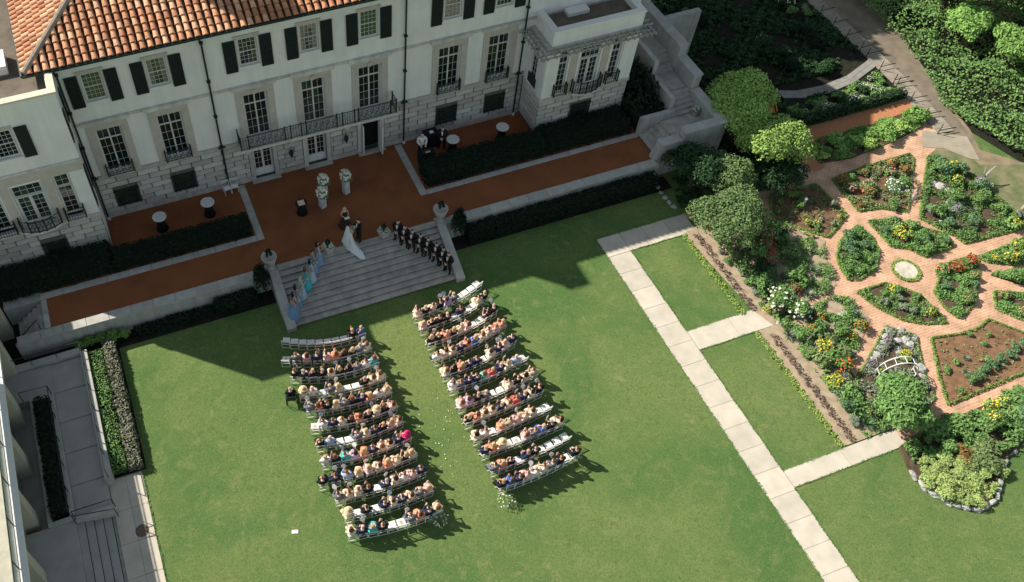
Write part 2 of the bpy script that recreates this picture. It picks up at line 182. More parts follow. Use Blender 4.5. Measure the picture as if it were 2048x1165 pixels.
class MB:
    def __init__(s): s.v = []; s.f = []
    def box(s, x0, x1, y0, y1, z0, z1):
        b = len(s.v); s.v += [(x, y, z) for z in (z0, z1) for y in (y0, y1) for x in (x0, x1)]
        s.f += [tuple(b + i for i in q) for q in ((0, 2, 3, 1), (4, 5, 7, 6), (0, 1, 5, 4), (2, 6, 7, 3), (0, 4, 6, 2), (1, 3, 7, 5))]; return s
    def tube(s, pts, r, n=6, r2=None, cap=True):
        pts = [Vector(p) for p in pts]; m = len(pts); b = len(s.v)
        for i, p in enumerate(pts):
            d = (pts[min(i + 1, m - 1)] - pts[max(i - 1, 0)]).normalized()
            a = d.orthogonal().normalized() if abs(d.z) < .99 else Vector((1, 0, 0)); a = (a - d * a.dot(d)).normalized(); c = d.cross(a)
            rr = r if r2 is None else r + (r2 - r) * i / max(1, m - 1)
            for k in range(n):
                t = 2 * math.pi * k / n; s.v.append(tuple(p + a * (rr * math.cos(t)) + c * (rr * math.sin(t))))
        for i in range(m - 1):
            for k in range(n): s.f.append((b + i * n + k, b + i * n + (k + 1) % n, b + (i + 1) * n + (k + 1) % n, b + (i + 1) * n + k))
        if cap: s.f.append(tuple(b + k for k in range(n))[::-1]); s.f.append(tuple(b + (m - 1) * n + k for k in range(n)))
        return s
    def lathe(s, prof, n=16, c=(0, 0, 0)):
        b = len(s.v)
        for r, z in prof:
            for k in range(n):
                t = 2 * math.pi * k / n; s.v.append((c[0] + r * math.cos(t), c[1] + r * math.sin(t), c[2] + z))
        for i in range(len(prof) - 1):
            for k in range(n): s.f.append((b + i * n + k, b + i * n + (k + 1) % n, b + (i + 1) * n + (k + 1) % n, b + (i + 1) * n + k))
        s.f.append(tuple(b + k for k in range(n))[::-1]); s.f.append(tuple(b + (len(prof) - 1) * n + k for k in range(n))); return s
    def prism(s, poly, z0, z1):
        a = sum(poly[i][0] * poly[(i + 1) % len(poly)][1] - poly[(i + 1) % len(poly)][0] * poly[i][1] for i in range(len(poly)))
        if a < 0: poly = poly[::-1]
        b = len(s.v); n = len(poly)
        s.v += [(x, y, z0) for x, y in poly] + [(x, y, z1) for x, y in poly]
        s.f += [tuple(b + i for i in range(n))[::-1], tuple(b + n + i for i in range(n))]
        for i in range(n): s.f.append((b + i, b + (i + 1) % n, b + n + (i + 1) % n, b + n + i))
        return s
    def quad(s, *p):
        b = len(s.v); s.v += [tuple(q) for q in p]; s.f.append(tuple(range(b, b + len(p)))); return s
    def mesh(s, name, m=None, off=None, smooth=False):
        me = bpy.data.meshes.new(name); v = s.v
        if off is not None: v = [(a - off[0], b - off[1], c - off[2]) for a, b, c in v]
        me.from_pydata(v, [], s.f); me.update()
        if smooth: me.polygons.foreach_set('use_smooth', [True] * len(me.polygons))
        if m is not None: me.materials.append(m)
        return me
    def build(s, name, m, parent=None, smooth=False, world=True, rot=0, **kw):
        """verts in world coordinates (world=True) -> local to the parent chain"""
        off = None
        if parent is not None and world:
            off = Vector(parent.location); p = parent.parent
            while p is not None: off = off + p.location; p = p.parent
        o = bpy.data.objects.new(name, s.mesh(name, m, off, smooth)); link(o, parent)
        return tag(o, **kw) if kw else o

def np_mesh(name, V, F, m=None, smooth=False):
    me = bpy.data.meshes.new(name); V = np.asarray(V, np.float32); F = np.asarray(F, np.int32); k = F.shape[1]
    me.vertices.add(len(V)); me.vertices.foreach_set('co', V.ravel()); me.loops.add(F.size); me.loops.foreach_set('vertex_index', F.ravel())
    me.polygons.add(len(F)); me.polygons.foreach_set('loop_start', np.arange(0, F.size, k, dtype=np.int32)); me.update(calc_edges=True)
    if m is not None: me.materials.append(m)
    return me
def leaves(n, size, pts, nrm, seed, aspect=1.6, jit=.7):
    """n leaf quads at pts with normals close to nrm"""
    g = np.random.default_rng(seed); N = nrm + g.normal(0, jit, nrm.shape); N /= np.linalg.norm(N, axis=1)[:, None] + 1e-9
    t = g.normal(0, 1, N.shape); t -= N * (t * N).sum(1)[:, None]; t /= np.linalg.norm(t, axis=1)[:, None] + 1e-9
    b = np.cross(N, t); s = size * g.uniform(.6, 1.3, (n, 1)); a = t * s * aspect * .5; c = b * s * .5
    V = np.stack([pts - a, pts - c * .8 + a * .1, pts + a, pts + c * .8 + a * .1], 1).reshape(-1, 3)
    return V, np.arange(4 * n).reshape(-1, 4)
def blob(name, n, leaf, seed, rx=1, ry=1, rz=1, lumps=9, m=None, flat=0, base=0, inner=.55):
    """foliage: leaf clumps over lumpy sub-spheres inside an ellipsoid standing on z=base"""
    g = np.random.default_rng(seed); C = []; 
    for i in range(lumps):
        d = g.normal(0, 1, 3); d /= np.linalg.norm(d); d[2] = abs(d[2]) * .9 - .25
        C.append((d * g.uniform(.42, .80), g.uniform(.20, .42)))
    C.append((np.zeros(3), inner))
    w_ = np.array([c[1] ** 2 for c in C]); idx = g.choice(len(C), n, p=w_ / w_.sum())
    cen = np.array([c[0] for c in C])[idx]; rad = np.array([c[1] for c in C])[idx]
    d = g.normal(0, 1, (n, 3)); d /= np.linalg.norm(d, axis=1)[:, None]; d[:, 2] = np.where(d[:, 2] < -.3, -d[:, 2], d[:, 2])
    P = cen + d * (rad * g.uniform(.62, 1.12, n))[:, None]
    P *= np.array([rx, ry, rz]); P[:, 2] += rz * .72 + base
    nn = d + np.array([0, 0, .35])
    V, F = leaves(n, leaf, P, nn, seed + 1)
    V[:, 2] = np.maximum(V[:, 2], base + .01)
    return np_mesh(name, V, F, m)
def flower_dots(name, n, size, seed, rx, ry, rz, m, base=0):
    g = np.random.default_rng(seed); d = g.normal(0, 1, (n, 3)); d /= np.linalg.norm(d, axis=1)[:, None]; d[:, 2] = abs(d[:, 2])
    P = d * g.uniform(.75, 1.05, (n, 1)) * np.array([rx, ry, rz]); P[:, 2] += rz * .75 + base
    V1, F1 = leaves(n, size, P, d + np.array([0, 0, .6]), seed, 1.0, .4); V2, F2 = leaves(n, size, P, d + np.array([0, 0, .2]), seed + 3, 1.0, .9)
    return np_mesh(name, np.concatenate([V1, V2]), np.concatenate([F1, F2 + len(V1)]), m)
def in_poly(P, poly):
    x, y = P[:, 0], P[:, 1]; c = np.zeros(len(P), bool); n = len(poly)
    for i in range(n):
        x1, y1 = poly[i]; x2, y2 = poly[(i + 1) % n]
        k = ((y1 > y) != (y2 > y)) & (x < (x2 - x1) * (y - y1) / ((y2 - y1) or 1e-9) + x1); c ^= k
    return c
def poly_pts(poly, n, seed, margin=0):
    g = np.random.default_rng(seed); a = np.array(poly); lo, hi = a.min(0), a.max(0); out = []
    while sum(map(len, out)) < n:
        P = g.uniform(lo, hi, (n * 2, 2)); k = in_poly(P, poly)
        if margin:
            for dx, dy in ((margin, 0), (-margin, 0), (0, margin), (0, -margin)): k &= in_poly(P + [dx, dy], poly)
        out.append(P[k])
    return np.concatenate(out)[:n]
def sheet(name, poly, z, m, kind='structure', thick=0, parent=None, **kw):
    b = MB()
    if thick: b.prism(poly, z - thick, z)
    else:
        a = sum(poly[i][0] * poly[(i + 1) % len(poly)][1] - poly[(i + 1) % len(poly)][0] * poly[i][1] for i in range(len(poly)))
        b.quad(*[(x, y, z) for x, y in (poly if a > 0 else poly[::-1])])
    return b.build(name, m, parent, kind=kind, **kw) if parent is None else b.build(name, m, parent)
def rect(x0, x1, y0, y1): return [(x0, y0), (x1, y0), (x1, y1), (x0, y1)]

# ---------------------------------------------------------------- ground
sheet('lawn', rect(-260, 300, -200, 330), 0, GRASS)
def slabs(structure, x0, x1, y0, y1, z, t, axis, step, m, name='slab', gap=.012):
    """paving slabs as children of a setting piece"""
    n = max(1, round(((x1 - x0) if axis == 'x' else (y1 - y0)) / step))
    for i in range(n):
        if axis == 'x': a = x0 + (x1 - x0) * i / n + gap; b = x0 + (x1 - x0) * (i + 1) / n - gap; B = (a, b, y0, y1)
        else: a = y0 + (y1 - y0) * i / n + gap; b = y0 + (y1 - y0) * (i + 1) / n - gap; B = (x0, x1, a, b)
        o = MB().box(*B, z - t, z + rnd.uniform(-.002, .002)).build(name, m, structure)
walk = sheet('garden_walk', rect(24.38, 25.9, 2, 28.93), .018, WJOINT)
slabs(walk, 24.36, 25.9, -.1, 27.43, .03, .02, 'y', 1.37, CONC)
slabs(walk, 24.36, 30.5, 27.45, 28.93, .035, .03, 'x', 1.53, CONC)
slabs(walk, 25.92, 31.3, 19.8, 21.13, .035, .03, 'x', 2.7, CONC)
slabs(walk, 25.92, 32.8, 11.03, 12.0, .035, .03, 'x', 3.4, CONC)
sheet('garden_brick_paving', DATA['brick'], .02, BRICK)
sheet('upper_brick_path', DATA['brick2'], .032, PATHB)
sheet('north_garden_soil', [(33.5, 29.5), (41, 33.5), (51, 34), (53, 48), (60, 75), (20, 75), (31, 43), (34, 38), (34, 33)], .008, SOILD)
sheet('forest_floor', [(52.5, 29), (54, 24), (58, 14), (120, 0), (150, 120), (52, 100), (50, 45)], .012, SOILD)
sheet('dirt_verge', DATA['road'], .024, mat('pale_dirt', (.25, .195, .13), 1, .22, 1.2, .5, 20))
sheet('service_road', DATA['asphalt'], .03, ASPH)
sheet('grass_slope', DATA['grass_ne'], .03, mat('worn_grass', (.07, .12, .035), 1, 0, .9, .4, 25, col2=(.27, .23, .14)))
sheet('concrete_path', [(48.5, 28.6), (49.6, 29.9), (52.0, 28.35), (51.2, 26.3), (50.7, 26.6), (49.75, 28.0)], .045, mat('pale_path_concrete', (.34, .30, .235), .95, .12, 2))

# terrace with retaining wall, coping and strips
T = 1.5
ter = MB().box(-7.75, 30.3, 32.28, 41, -.05, T - .03).box(-9.75, -7.76, 34.76, 41, -.05, T - .03).build('terrace', GREYST, kind='structure')
MB().box(-7.7, 30.28, 32.6, 39.6, T - .03, T).build('terrace_paving', TERRA, ter)
b = MB().box(-9.4, 4.75, 32.12, 32.3, -.05, T - .06).box(15.6, 30.3, 32.12, 32.3, -.05, T - .06).build('terrace_wall', GREYST, kind='structure')
slabs(b, -9.3, 4.3, 32.06, 32.62, T + .03, .1, 'x', 1.22, COPE, 'coping_stone')
slabs(b, 16.1, 30.1, 32.06, 32.62, T + .03, .1, 'x', 1.22, COPE, 'coping_stone')
slabs(ter, -7.75, 4.78, 34.72, 35.15, T + .03, .05, 'x', 1.25, COPE, 'kerb_stone')
slabs(ter, 15.58, 30.2, 34.74, 35.1, T + .03, .05, 'x', 1.25, COPE, 'kerb_stone')
slabs(ter, 4.8, 5.22, 34.72, 39.4, T + .03, .05, 'y', 1.2, COPE, 'kerb_stone')
slabs(ter, 15.12, 15.56, 34.74, 39.4, T + .03, .05, 'y', 1.2, COPE, 'kerb_stone')
slabs(ter, -7.75, -7.45, 32.65, 34.7, T + .03, .05, 'y', 1.0, COPE, 'kerb_stone')
# main stairs
st = thing('stone_stairs', (10.2, 30.6, 0), 'wide grey stone stairs from the lawn up to the brick terrace, where the couple stands', 'stairs')
for k in range(10):
    z1 = T - .15 * k; yn = 32.2 - .347 * k
    y1 = 32.65 if k == 0 else yn + .36
    off = [0, .4, .15, .6][k % 4]
    xs = [5.3] + [5.3 + 2.45 * (i + off * .5) + .4 for i in range(1, 4)] + [15.1]
    for i in range(len(xs) - 1):
        MB().box(xs[i] + .004, xs[i + 1] - .004, yn - .02, y1, z1 - .06, z1 + rnd.uniform(-.003, .003)).build('tread', STEPM, st)
    MB().box(5.3, 15.1, yn + .02, 32.6, z1 - .15, z1 - .06).build('riser', mat('shaded_riser_stone', (.20, .19, .175), .95, .2, 3), st)  # risers in a darker copy of the step stone, tread shade painted in
for x0, x1 in ((4.77, 5.3), (15.1, 15.62)):
    b = MB(); n = 3
    for i in range(n):
        ya = 32.1 - 3.28 * i / n - .005; yb = 32.1 - 3.28 * (i + 1) / n + .005
        za = 1.62 - 1.3 * i / n; zb = 1.62 - 1.3 * (i + 1) / n
        q = MB(); q.v = [(x0, yb, -.02), (x1, yb, -.02), (x1, ya, -.02), (x0, ya, -.02), (x0, yb, zb), (x1, yb, zb), (x1, ya, za), (x0, ya, za)]
        q.f = [(3, 2, 1, 0), (4, 5, 6, 7), (0, 1, 5, 4), (1, 2, 6, 5), (2, 3, 7, 6), (3, 0, 4, 7)]
        q.build('cheek_stone', COPE, st)
# steps at the left end of the terrace
ls = thing('side_steps', (-8.5, 33.7, 0), 'shaded stone steps going down at the left end of the terrace', 'stairs')
for k in range(5):
    MB().box(-8.05 - .33 * k, -7.76 - .33 * k if k else -7.76, 32.64, 34.72, 0, T - .25 * (k + 1)).build('tread', STEPM, ls)
MB().tube([(-8.0, 32.75, 1.5), (-8.0, 32.75, 2.3), (-9.2, 32.75, 1.2)], .03).build('handrail', IRON, ls)
# ---------------------------------------------------------------- mansion
YF = 39.58; YT = 37.24
man = thing('mansion', (10, YF, T), 'pale stucco mansion with rusticated stone base, dark shutters and orange clay tile roof', 'building')
def wall_holes(name, x0, x1, z0, z1, holes, Y, depth, m, parent, fn=None):
    """wall facing -Y with rectangular openings and reveals; fn maps (x,y,z)->world for walls facing elsewhere"""
    fn = fn or (lambda x, y, z: (x, y, z))
    X = sorted({x0, x1, *[h[0] for h in holes], *[h[1] for h in holes]}); Z = sorted({z0, z1, *[h[2] for h in holes], *[h[3] for h in holes]})
    b = MB(); ins = lambda x, z: any(h[0] < x < h[1] and h[2] < z < h[3] for h in holes)
    for i in range(len(X) - 1):
        for j in range(len(Z) - 1):
            if not ins((X[i] + X[i + 1]) / 2, (Z[j] + Z[j + 1]) / 2):
                b.quad(fn(X[i], Y, Z[j]), fn(X[i + 1], Y, Z[j]), fn(X[i + 1], Y, Z[j + 1]), fn(X[i], Y, Z[j + 1]))
    for a, c, d, e in holes:
        y2 = Y + depth
        b.quad(fn(a, Y, d), fn(a, Y, e), fn(a, y2, e), fn(a, y2, d)); b.quad(fn(c, Y, d), fn(c, y2, d), fn(c, y2, e), fn(c, Y, e))
        b.quad(fn(a, Y, d), fn(a, y2, d), fn(c, y2, d), fn(c, Y, d)); b.quad(fn(a, Y, e), fn(c, Y, e), fn(c, y2, e), fn(a, y2, e))
    return b.build(name, m, parent)
WC = {}
WMODE = [0, 0, 1, 0, 2, 0, 3, 0, 2, 3, 1, 0, 2, 0, 3, 3, 3, 0]
PANE = MB().box(-.5, .5, -.008, .008, -.5, .5).mesh('pane', GLASS)
def window(parent, x, y, z, w_, h, leaves_, rot=0, name='window', fw=.06, label=None):
    """window of size w_ x h, bottom centre at x,y,z, facing -Y before rot; leaves_: (x0,x1,z0,z1,nc,nr,stile)"""
    key = (round(w_, 2), round(h, 2), tuple(leaves_))
    if key not in WC:
        b = MB(); b.box(-w_ / 2, -w_ / 2 + fw, -.05, .03, 0, h).box(w_ / 2 - fw, w_ / 2, -.05, .03, 0, h)
        b.box(-w_ / 2 + fw, w_ / 2 - fw, -.05, .03, h - fw, h).box(-w_ / 2 + fw, w_ / 2 - fw, -.05, .03, 0, fw)
        panes = []
        for (a, c, d, e, nc, nr, s) in leaves_:
            b.box(a, a + s, -.04, .02, d, e).box(c - s, c, -.04, .02, d, e).box(a + s, c - s, -.04, .02, d, d + s * 1.2).box(a + s, c - s, -.04, .02, e - s, e)
            ax, cx, dz, ez = a + s, c - s, d + s * 1.2, e - s
            for i in range(1, nc): q = ax + (cx - ax) * i / nc; b.box(q - .009, q + .009, -.03, .005, dz, ez)
            for j in range(1, nr):
                q = dz + (ez - dz) * j / nr; b.box(ax, cx, -.028, .004, q - .009, q + .009)
            for i in range(nc):
                for j in range(nr): panes.append((ax + (cx - ax) * (i + .5) / nc, dz + (ez - dz) * (j + .5) / nr, (cx - ax) / nc, (ez - dz) / nr))
        WC[key] = (b.mesh('window', FRAME), panes)
    me, panes = WC[key]
    pl = Vector(parent.location)
    o = inst(name, me, parent, Vector((x, y, z)) - pl, rot)
    mode = WMODE.pop(0) if WMODE else 0
    for n_, (px_, pz, pw, ph) in enumerate(panes):
        gm = None if mode == 0 else GLASSG if mode == 1 else (CURT if abs(px_) > w_ * .17 else GLASSG) if mode == 2 else (GLASSG if rnd.random() < .45 else None)
        inst('pane', PANE, o, (px_, .0 + .0, pz), (rnd.uniform(-.012, .012), 0, rnd.uniform(-.012, .012)), (pw, 1, ph), gm)
    return o
def sash(w_, h): return [(-w_ / 2 + .06, w_ / 2 - .06, .06, h / 2, 4, 3, .025), (-w_ / 2 + .06, w_ / 2 - .06, h / 2, h - .06, 4, 3, .025)]
def french(w_, h, tr=.8, pan=.3, nr=4):
    t = h - tr; return [(-w_ / 2 + .06, 0, .06, t, 2, nr, .045), (0, w_ / 2 - .06, .06, t, 2, nr, .045), (-w_ / 2 + .06, 0, t, h - .06, 2, 1, .04), (0, w_ / 2 - .06, t, h - .06, 2, 1, .04)]
WX = [-1.55, 1.80, 6.70, 10.13, 13.6, 18.68, 21.95]
doors = [6.67, 10.07, 13.6]; grX = [-1.63, 1.76, 18.7, 22.05]
gh = [(x - .64, x + .64, 2.3, 3.52) for x in grX]; dh = [(x - .62, x + .62, T, 3.92) for x in doors]
holes = [(x - .72, x + .72, 4.72, 8.22) for x in WX] + [(x - .54, x + .54, 10.2, 12.0) for x in WX]
wall_holes('upper_wall', -3.28, 23.95, 4.93, 13.2, [(a, c, max(d, 4.94), e) for a, c, d, e in holes], YF, .3, STUCCO, man)
wall_holes('base_wall', -3.28, 23.95, T, 4.93, gh + dh, YF + .035, .35, JOINT, man)
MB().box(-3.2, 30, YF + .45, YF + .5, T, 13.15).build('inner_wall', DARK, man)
MB().box(23.95, 31.5, YF, YF + .3, 4.93, 13.2).build('upper_wall', STUCCO, man)
BLK = MB(); c_ = .02
BLK.v = [(-.5, .1, -.5), (.5, .1, -.5), (.5, .1, .5), (-.5, .1, .5), (-.5 + .02, 0, -.5 + .05), (.5 - .02, 0, -.5 + .05), (.5 - .02, 0, .5 - .05), (-.5 + .02, 0, .5 - .05)]
BLK.f = [(4, 5, 6, 7), (0, 1, 5, 4), (1, 2, 6, 5), (2, 3, 7, 6), (3, 0, 4, 7)]
BLKM = BLK.mesh('stone_block', STONE[0])
def stones(x0, x1, z0, z1, nz, holes, Y, parent, length=1.1, rot=0, fn=None):
    hz = (z1 - z0) / nz; fn = fn or (lambda x, y, z: (x, y, z)); pl = Vector(parent.location)
    for j in range(nz):
        za, zb = z0 + hz * j, z0 + hz * (j + 1); x = x0 - (length / 2 if j % 2 else 0)
        while x < x1 - .02:
            a, b = max(x, x0), min(x + length, x1); segs = [(a, b)]
            for h in holes:
                if h[2] < zb - .1 and h[3] > za + .1:
                    ns = []
                    for p, q in segs:
                        if h[1] <= p or h[0] >= q: ns.append((p, q))
                        else:
                            if h[0] - p > .12: ns.append((p, h[0]))
                            if q - h[1] > .12: ns.append((h[1], q))
                    segs = ns
            for p, q in segs:
                if q - p < .1: continue
                inst('stone_block', BLKM, parent, Vector(fn((p + q) / 2, Y + rnd.uniform(-.004, .004), (za + zb) / 2)) - pl, rot, (q - p - .034, .9, hz - .036), rnd.choice(STONE))
            x += length
gs = [(x - .72, x + .72, 2.22, 3.6) for x in grX]; dsr = [(x - .88, x + .88, 1.4, 4.3) for x in doors]
stones(-3.25, 23.9, T + .35, 4.6, 7, gs + dsr, YF - .02, man, 1.25)
# plinth and band
def runs(x0, x1, cuts):
    out = []; a = x0
    for p, q in sorted(cuts): out.append((a, p)); a = q
    out.append((a, x1)); return out
for a, c in runs(-3.25, 23.9, [(x - .88, x + .88) for x in doors]):
    MB().box(a, c, YF - .06, YF + .03, T, T + .34).build('plinth', STONE[1], man)
MB().box(-3.25, 23.9, YF - .03, YF + .03, 4.61, 4.9).build('base_band', STONE[0], man)
for x in doors:
    MB().box(x - .87, x - .62, YF - .05, YF + .03, T, 4.28).box(x + .62, x + .87, YF - .05, YF + .03, T, 4.28).box(x - .62, x + .62, YF - .05, YF + .03, 3.92, 4.28).build('door_surround', STONE[0], man)
    MB().box(x - .9, x + .9, YF - .35, YF - .01, T + .004, T + .1).build('door_step', COPE, man)
for x in doors[:2]:
    window(man, x, YF + .25, T + .1, 1.24, 2.42, [(-.56, 0, .55, 2.36, 2, 4, .07), (0, .56, .55, 2.36, 2, 4, .07)], name='glazed_door')
    MB().box(x - .56, x - .01, YF + .20, YF + .26, T + .14, T + .66).box(x + .01, x + .56, YF + .20, YF + .26, T + .14, T + .66).build('door_panel', WHITE, man)
MB().box(doors[2] + .5, doors[2] + .56, YF - .75, YF + .05, T + .1, 3.85).build('open_door_leaf', WHITE, man)
MB().box(doors[2] - .58, doors[2] - .53, YF - .3, YF + .2, T + .1, 3.85).build('open_door_leaf', WHITE, man)
# upper floors
for i, x in enumerate(WX):
    w3 = window(man, x, YF + .1, 10.22, 1.06, 1.76, sash(1.06, 1.76))
    MB().box(x - .62, x + .62, YF - .07, YF - .002, 10.08, 10.2).build('window_sill', WHITE, man)
    for s in (-1, 1): MB().box(x + s * .5825 - .0375, x + s * .5825 + .0375, YF - .05, YF + .0, 10.2, 12.0).build('window_casing', FRAME, man)
    MB().box(x - .72, x + .72, YF - .06, YF - .002, 12.02, 12.22).build('window_lintel', BEIGE, man)
    for s in (-1, 1):
        b = MB().box(x + s * 1.0 - .33, x + s * 1.0 + .33, YF - .09, YF - .03, 9.96, 12.0)
        for k in range(18): zz = 10.06 + k * .103 + (.06 if k > 8 else 0); b.box(x + s * 1.0 - .27, x + s * 1.0 + .27, YF - .105, YF - .09, zz, zz + .06)
        b.build('shutter', SHUT, man)
    window(man, x, YF + .22, 4.95, 1.42, 3.25, french(1.42, 3.25))
    b = MB().box(x - 1.12, x - .73, YF - .06, YF - .002, 4.93, 8.22).box(x + .73, x + 1.12, YF - .06, YF - .002, 4.93, 8.22).box(x - 1.12, x + 1.12, YF - .06, YF - .002, 8.23, 8.66)
    b.build('window_surround', BEIGE, man)
    MB().box(x - 1.3, x + 1.3, YF - .22, YF - .002, 8.78, 8.98).box(x - 1.2, x + 1.2, YF - .13, YF - .002, 8.67, 8.775).build('cornice', STONE[0], man)
    if 2 <= i <= 4:
        MB().tube([(x, YF - .06, 8.4), (x, YF - .14, 8.4)], .15, 12).build('keystone', BEIGE, man)
for a, c in runs(-3.25, 31, [(x - 1.3, x + 1.3) for x in WX]):
    MB().box(a, c, YF - .07, YF - .002, 8.80, 8.97).build('string_course', STONE[0], man)

def railing(name, pts, z0, z1, m, parent, panels=(), step=.14, post=.035, scroll=True, off=.0):
    """iron railing along pts; scroll panels over given index ranges"""
    b = MB(); P = [Vector((x, y, 0)) for x, y in pts]
    b.tube([(p.x, p.y, z1) for p in P], .028, 6).tube([(p.x, p.y, z0 + .06) for p in P], .022, 5)
    for i in range(len(P) - 1):
        d = P[i + 1] - P[i]; L = d.length; n = max(1, int(L / step)); sc = scroll and (i in panels)
        b.box(P[i].x - post, P[i].x + post, P[i].y - post, P[i].y + post, z0, z1 + .09)
        if sc:
            b.tube([(P[i].x, P[i].y, z1 - .09), (P[i + 1].x, P[i + 1].y, z1 - .09)], .018, 5)
            k = max(2, int(L / .32))
            for j in range(k):
                for zz, rr in ((.30, .15), (.62, .12)):
                    c = P[i] + d * ((j + .5) / k); zc = z0 + (z1 - z0) * zz; u = d.normalized()
                    b.tube([(c.x + u.x * rr * math.cos(t), c.y + u.y * rr * math.cos(t), zc + rr * math.sin(t)) for t in np.linspace(0, 2 * math.pi, 9)], .016, 4, cap=False)
                    b.tube([(c.x - u.x * .13, c.y - u.y * .13, z0 + .06), (c.x + u.x * .13, c.y + u.y * .13, z1 - .1)], .013, 4)
        else:
            for j in range(1, n): c = P[i] + d * (j / n); b.box(c.x - .011, c.x + .011, c.y - .011, c.y + .011, z0 + .05, z1)
    p = P[-1]; b.box(p.x - post, p.x + post, p.y - post, p.y + post, z0, z1 + .09)
    return b.build(name, m, parent)
# long balcony
MB().box(5.3, 15.0, 38.62, YF - .06, 4.8, 4.98).build('balcony_slab', STONE[0], man)
for x in (5.7, 8.4, 11.85, 14.6): MB().box(x - .12, x + .12, 38.8, YF - .04, 4.45, 4.795).build('balcony_bracket', STONE[1], man)
railing('balcony_railing', [(5.34, 39.4), (5.34, 38.68), (5.8, 38.68), (8.0, 38.68), (8.35, 38.68), (9.0, 38.68), (9.3, 38.68), (11.2, 38.68), (11.55, 38.68), (12.3, 38.68), (12.55, 38.68), (14.6, 38.68), (14.95, 38.68), (14.95, 39.4)], 5.0, 5.95, IRON, man, panels=(2, 6, 10))
for x in (WX[0], WX[1], WX[5], WX[6]):
    railing('window_guard', [(x - .74, YF - .06), (x - .74, YF - .2), (x + .74, YF - .2), (x + .74, YF - .06)], 4.85, 5.62, IRON, man, panels=(1,))
def grille(x, z0, z1, Y, parent):
    b = MB().box(x - .66, x - .60, Y - .12, Y - .06, z0 - .08, z1 + .12).box(x + .60, x + .66, Y - .12, Y - .06, z0 - .08, z1 + .12)
    b.box(x - .72, x + .72, Y - .12, Y - .07, z0 - .02, z0 + .04).box(x - .72, x + .72, Y - .12, Y - .07, z1 - .04, z1 + .02).box(x - .6, x + .6, Y - .11, Y - .08, z1 - .3, z1 - .26)
    n = 6
    for k in range(-n, n + 1):
        for s in (-1, 1):
            xa = x + k * .2; xb = xa + s * (z1 - z0 - .3)
            pa, pb = Vector((xa, Y - .1, z0)), Vector((xb, Y - .1, z1 - .3)); q = []
            for p, o in ((pa, pb), (pb, pa)):
                lim = min(max(p.x, x - .6), x + .6)
                if abs(o.x - p.x) > 1e-6: t = (lim - p.x) / (o.x - p.x)
                else: t = 0
                q.append(p + (o - p) * t)
            if (q[0] - q[1]).length > .15 and min(q[0].z, q[1].z) > z0 - .01 and max(q[0].z, q[1].z) < z1: b.tube(q, .012, 4)
    for zz in (z0, z1):
        for xx in (x - .4, x, x + .4): b.box(xx - .02, xx + .02, Y - .13, Y - .06, zz - .1, zz + .1)
    b.build('window_grille', IRON, parent)
    MB().box(x - .64, x + .64, Y + .2, Y + .22, z0, z1).build('pane', GLASSG, parent)
    MB().box(x - .7, x + .7, Y - .05, Y - .021, z0 - .12, z0 - .03).build('window_sill', STONE[0], parent)
for x in grX: grille(x, 2.32, 3.5, YF, man)
for x in (8.39, 11.93):
    z = 3.1 if x < 9 else 3.15
    b = MB().tube([(x, YF - .03, z + .4), (x, YF - .22, z + .45), (x, YF - .22, z + .3)], .02, 5).lathe([(.02, .32), (.12, .26), (.15, .0), (.08, -.2), (.02, -.32)], 6, (x, YF - .22, z))
    b.build('wall_lantern', IRON, man)
for x, zt in ((4.31, 13.0), (15.78, 13.0), (23.5, 13.0), (-3.12, 12.9)):
    y = YF - .12; b = MB().tube([(x - .12, y - .3, 13.05), (x - .05, y, 12.5), (x, y, 12.4), (x, y, T + .1), (x + .05, y - .1, T + .03)], .055, 8)
    for zz in (12.35, 9.8, 7.3, 4.95): b.box(x - .10, x + .10, y - .08, YF - .01, zz - .05, zz + .05)
    b.box(x - .22, x + .22, y - .05, y + .02, 4.85, 4.92)
    b.build('downpipe', PIPE, man); MB().lathe([(.10, 0), (.08, .2)], 10, (x + .02, y - .03, T)).build('pipe_foot', WHITE, man)
# roof: clay barrel tiles
EY, EX, EZ = 38.85, -4.55, 13.22
rf = MB(); rid = 8
A_ = (EX, EY, EZ - .06); B_ = (31.5, EY, EZ - .06); Cc = (31.5, EY + rid, EZ + rid * .5 - .06); Dd = (EX + rid, EY + rid, EZ + rid * .5 - .06); Ee = (EX, EY + 2 * rid, EZ - .06)
rf.quad(A_, B_, Cc, Dd).quad(A_, Dd, Ee).quad(Dd, Cc, (31.5, EY + 2 * rid, EZ - .06), Ee)
roof = rf.build('roof', mat('roof_underlay', (.10, .05, .03), .95), man)
MB().box(EX + .02, 31.5, EY + .02, YF, EZ - .2, EZ - .09).box(EX + .02, -3.3, EY + .03, EY + 15, EZ - .2, EZ - .09).build('eave_soffit', GREYST, man)
g_ = MB().tube([(EX - .04, EY - .07, EZ - .05), (31.5, EY - .07, EZ - .05)], .075, 8).tube([(EX - .07, EY - .04, EZ - .05), (EX - .07, EY + 16, EZ - .05)], .075, 8); g_.build('gutter', PIPE, man)
TW, TL = .40, .44
tv, tf = [], []
for j, (y, r) in enumerate(((0, .155), (TL * 1.12, .125))):
    for k in range(7): t = math.pi * k / 6; tv.append((-math.cos(t) * r, y, math.sin(t) * r * .85 + (.05 if j == 0 else .0)))
tf = [(k, k + 1, k + 8, k + 7) for k in range(6)] + [(0, 1, 2, 3, 4, 5, 6)][::1]
tb = MB(); tb.v = tv; tb.f = tf; TILEM = tb.mesh('roof_tile', TILE[0], smooth=False)
pit = math.atan(.5); tiles = []
ns = math.cos(pit)
for i in range(90):
    x = EX + .32 + i * TW
    for j in range(16):
        y = EY + j * TL * ns; z = EZ + (y - EY) * .5
        if x - EX > (y - EY) + .25 and x < 31: tiles.append((x, y, z, 0))
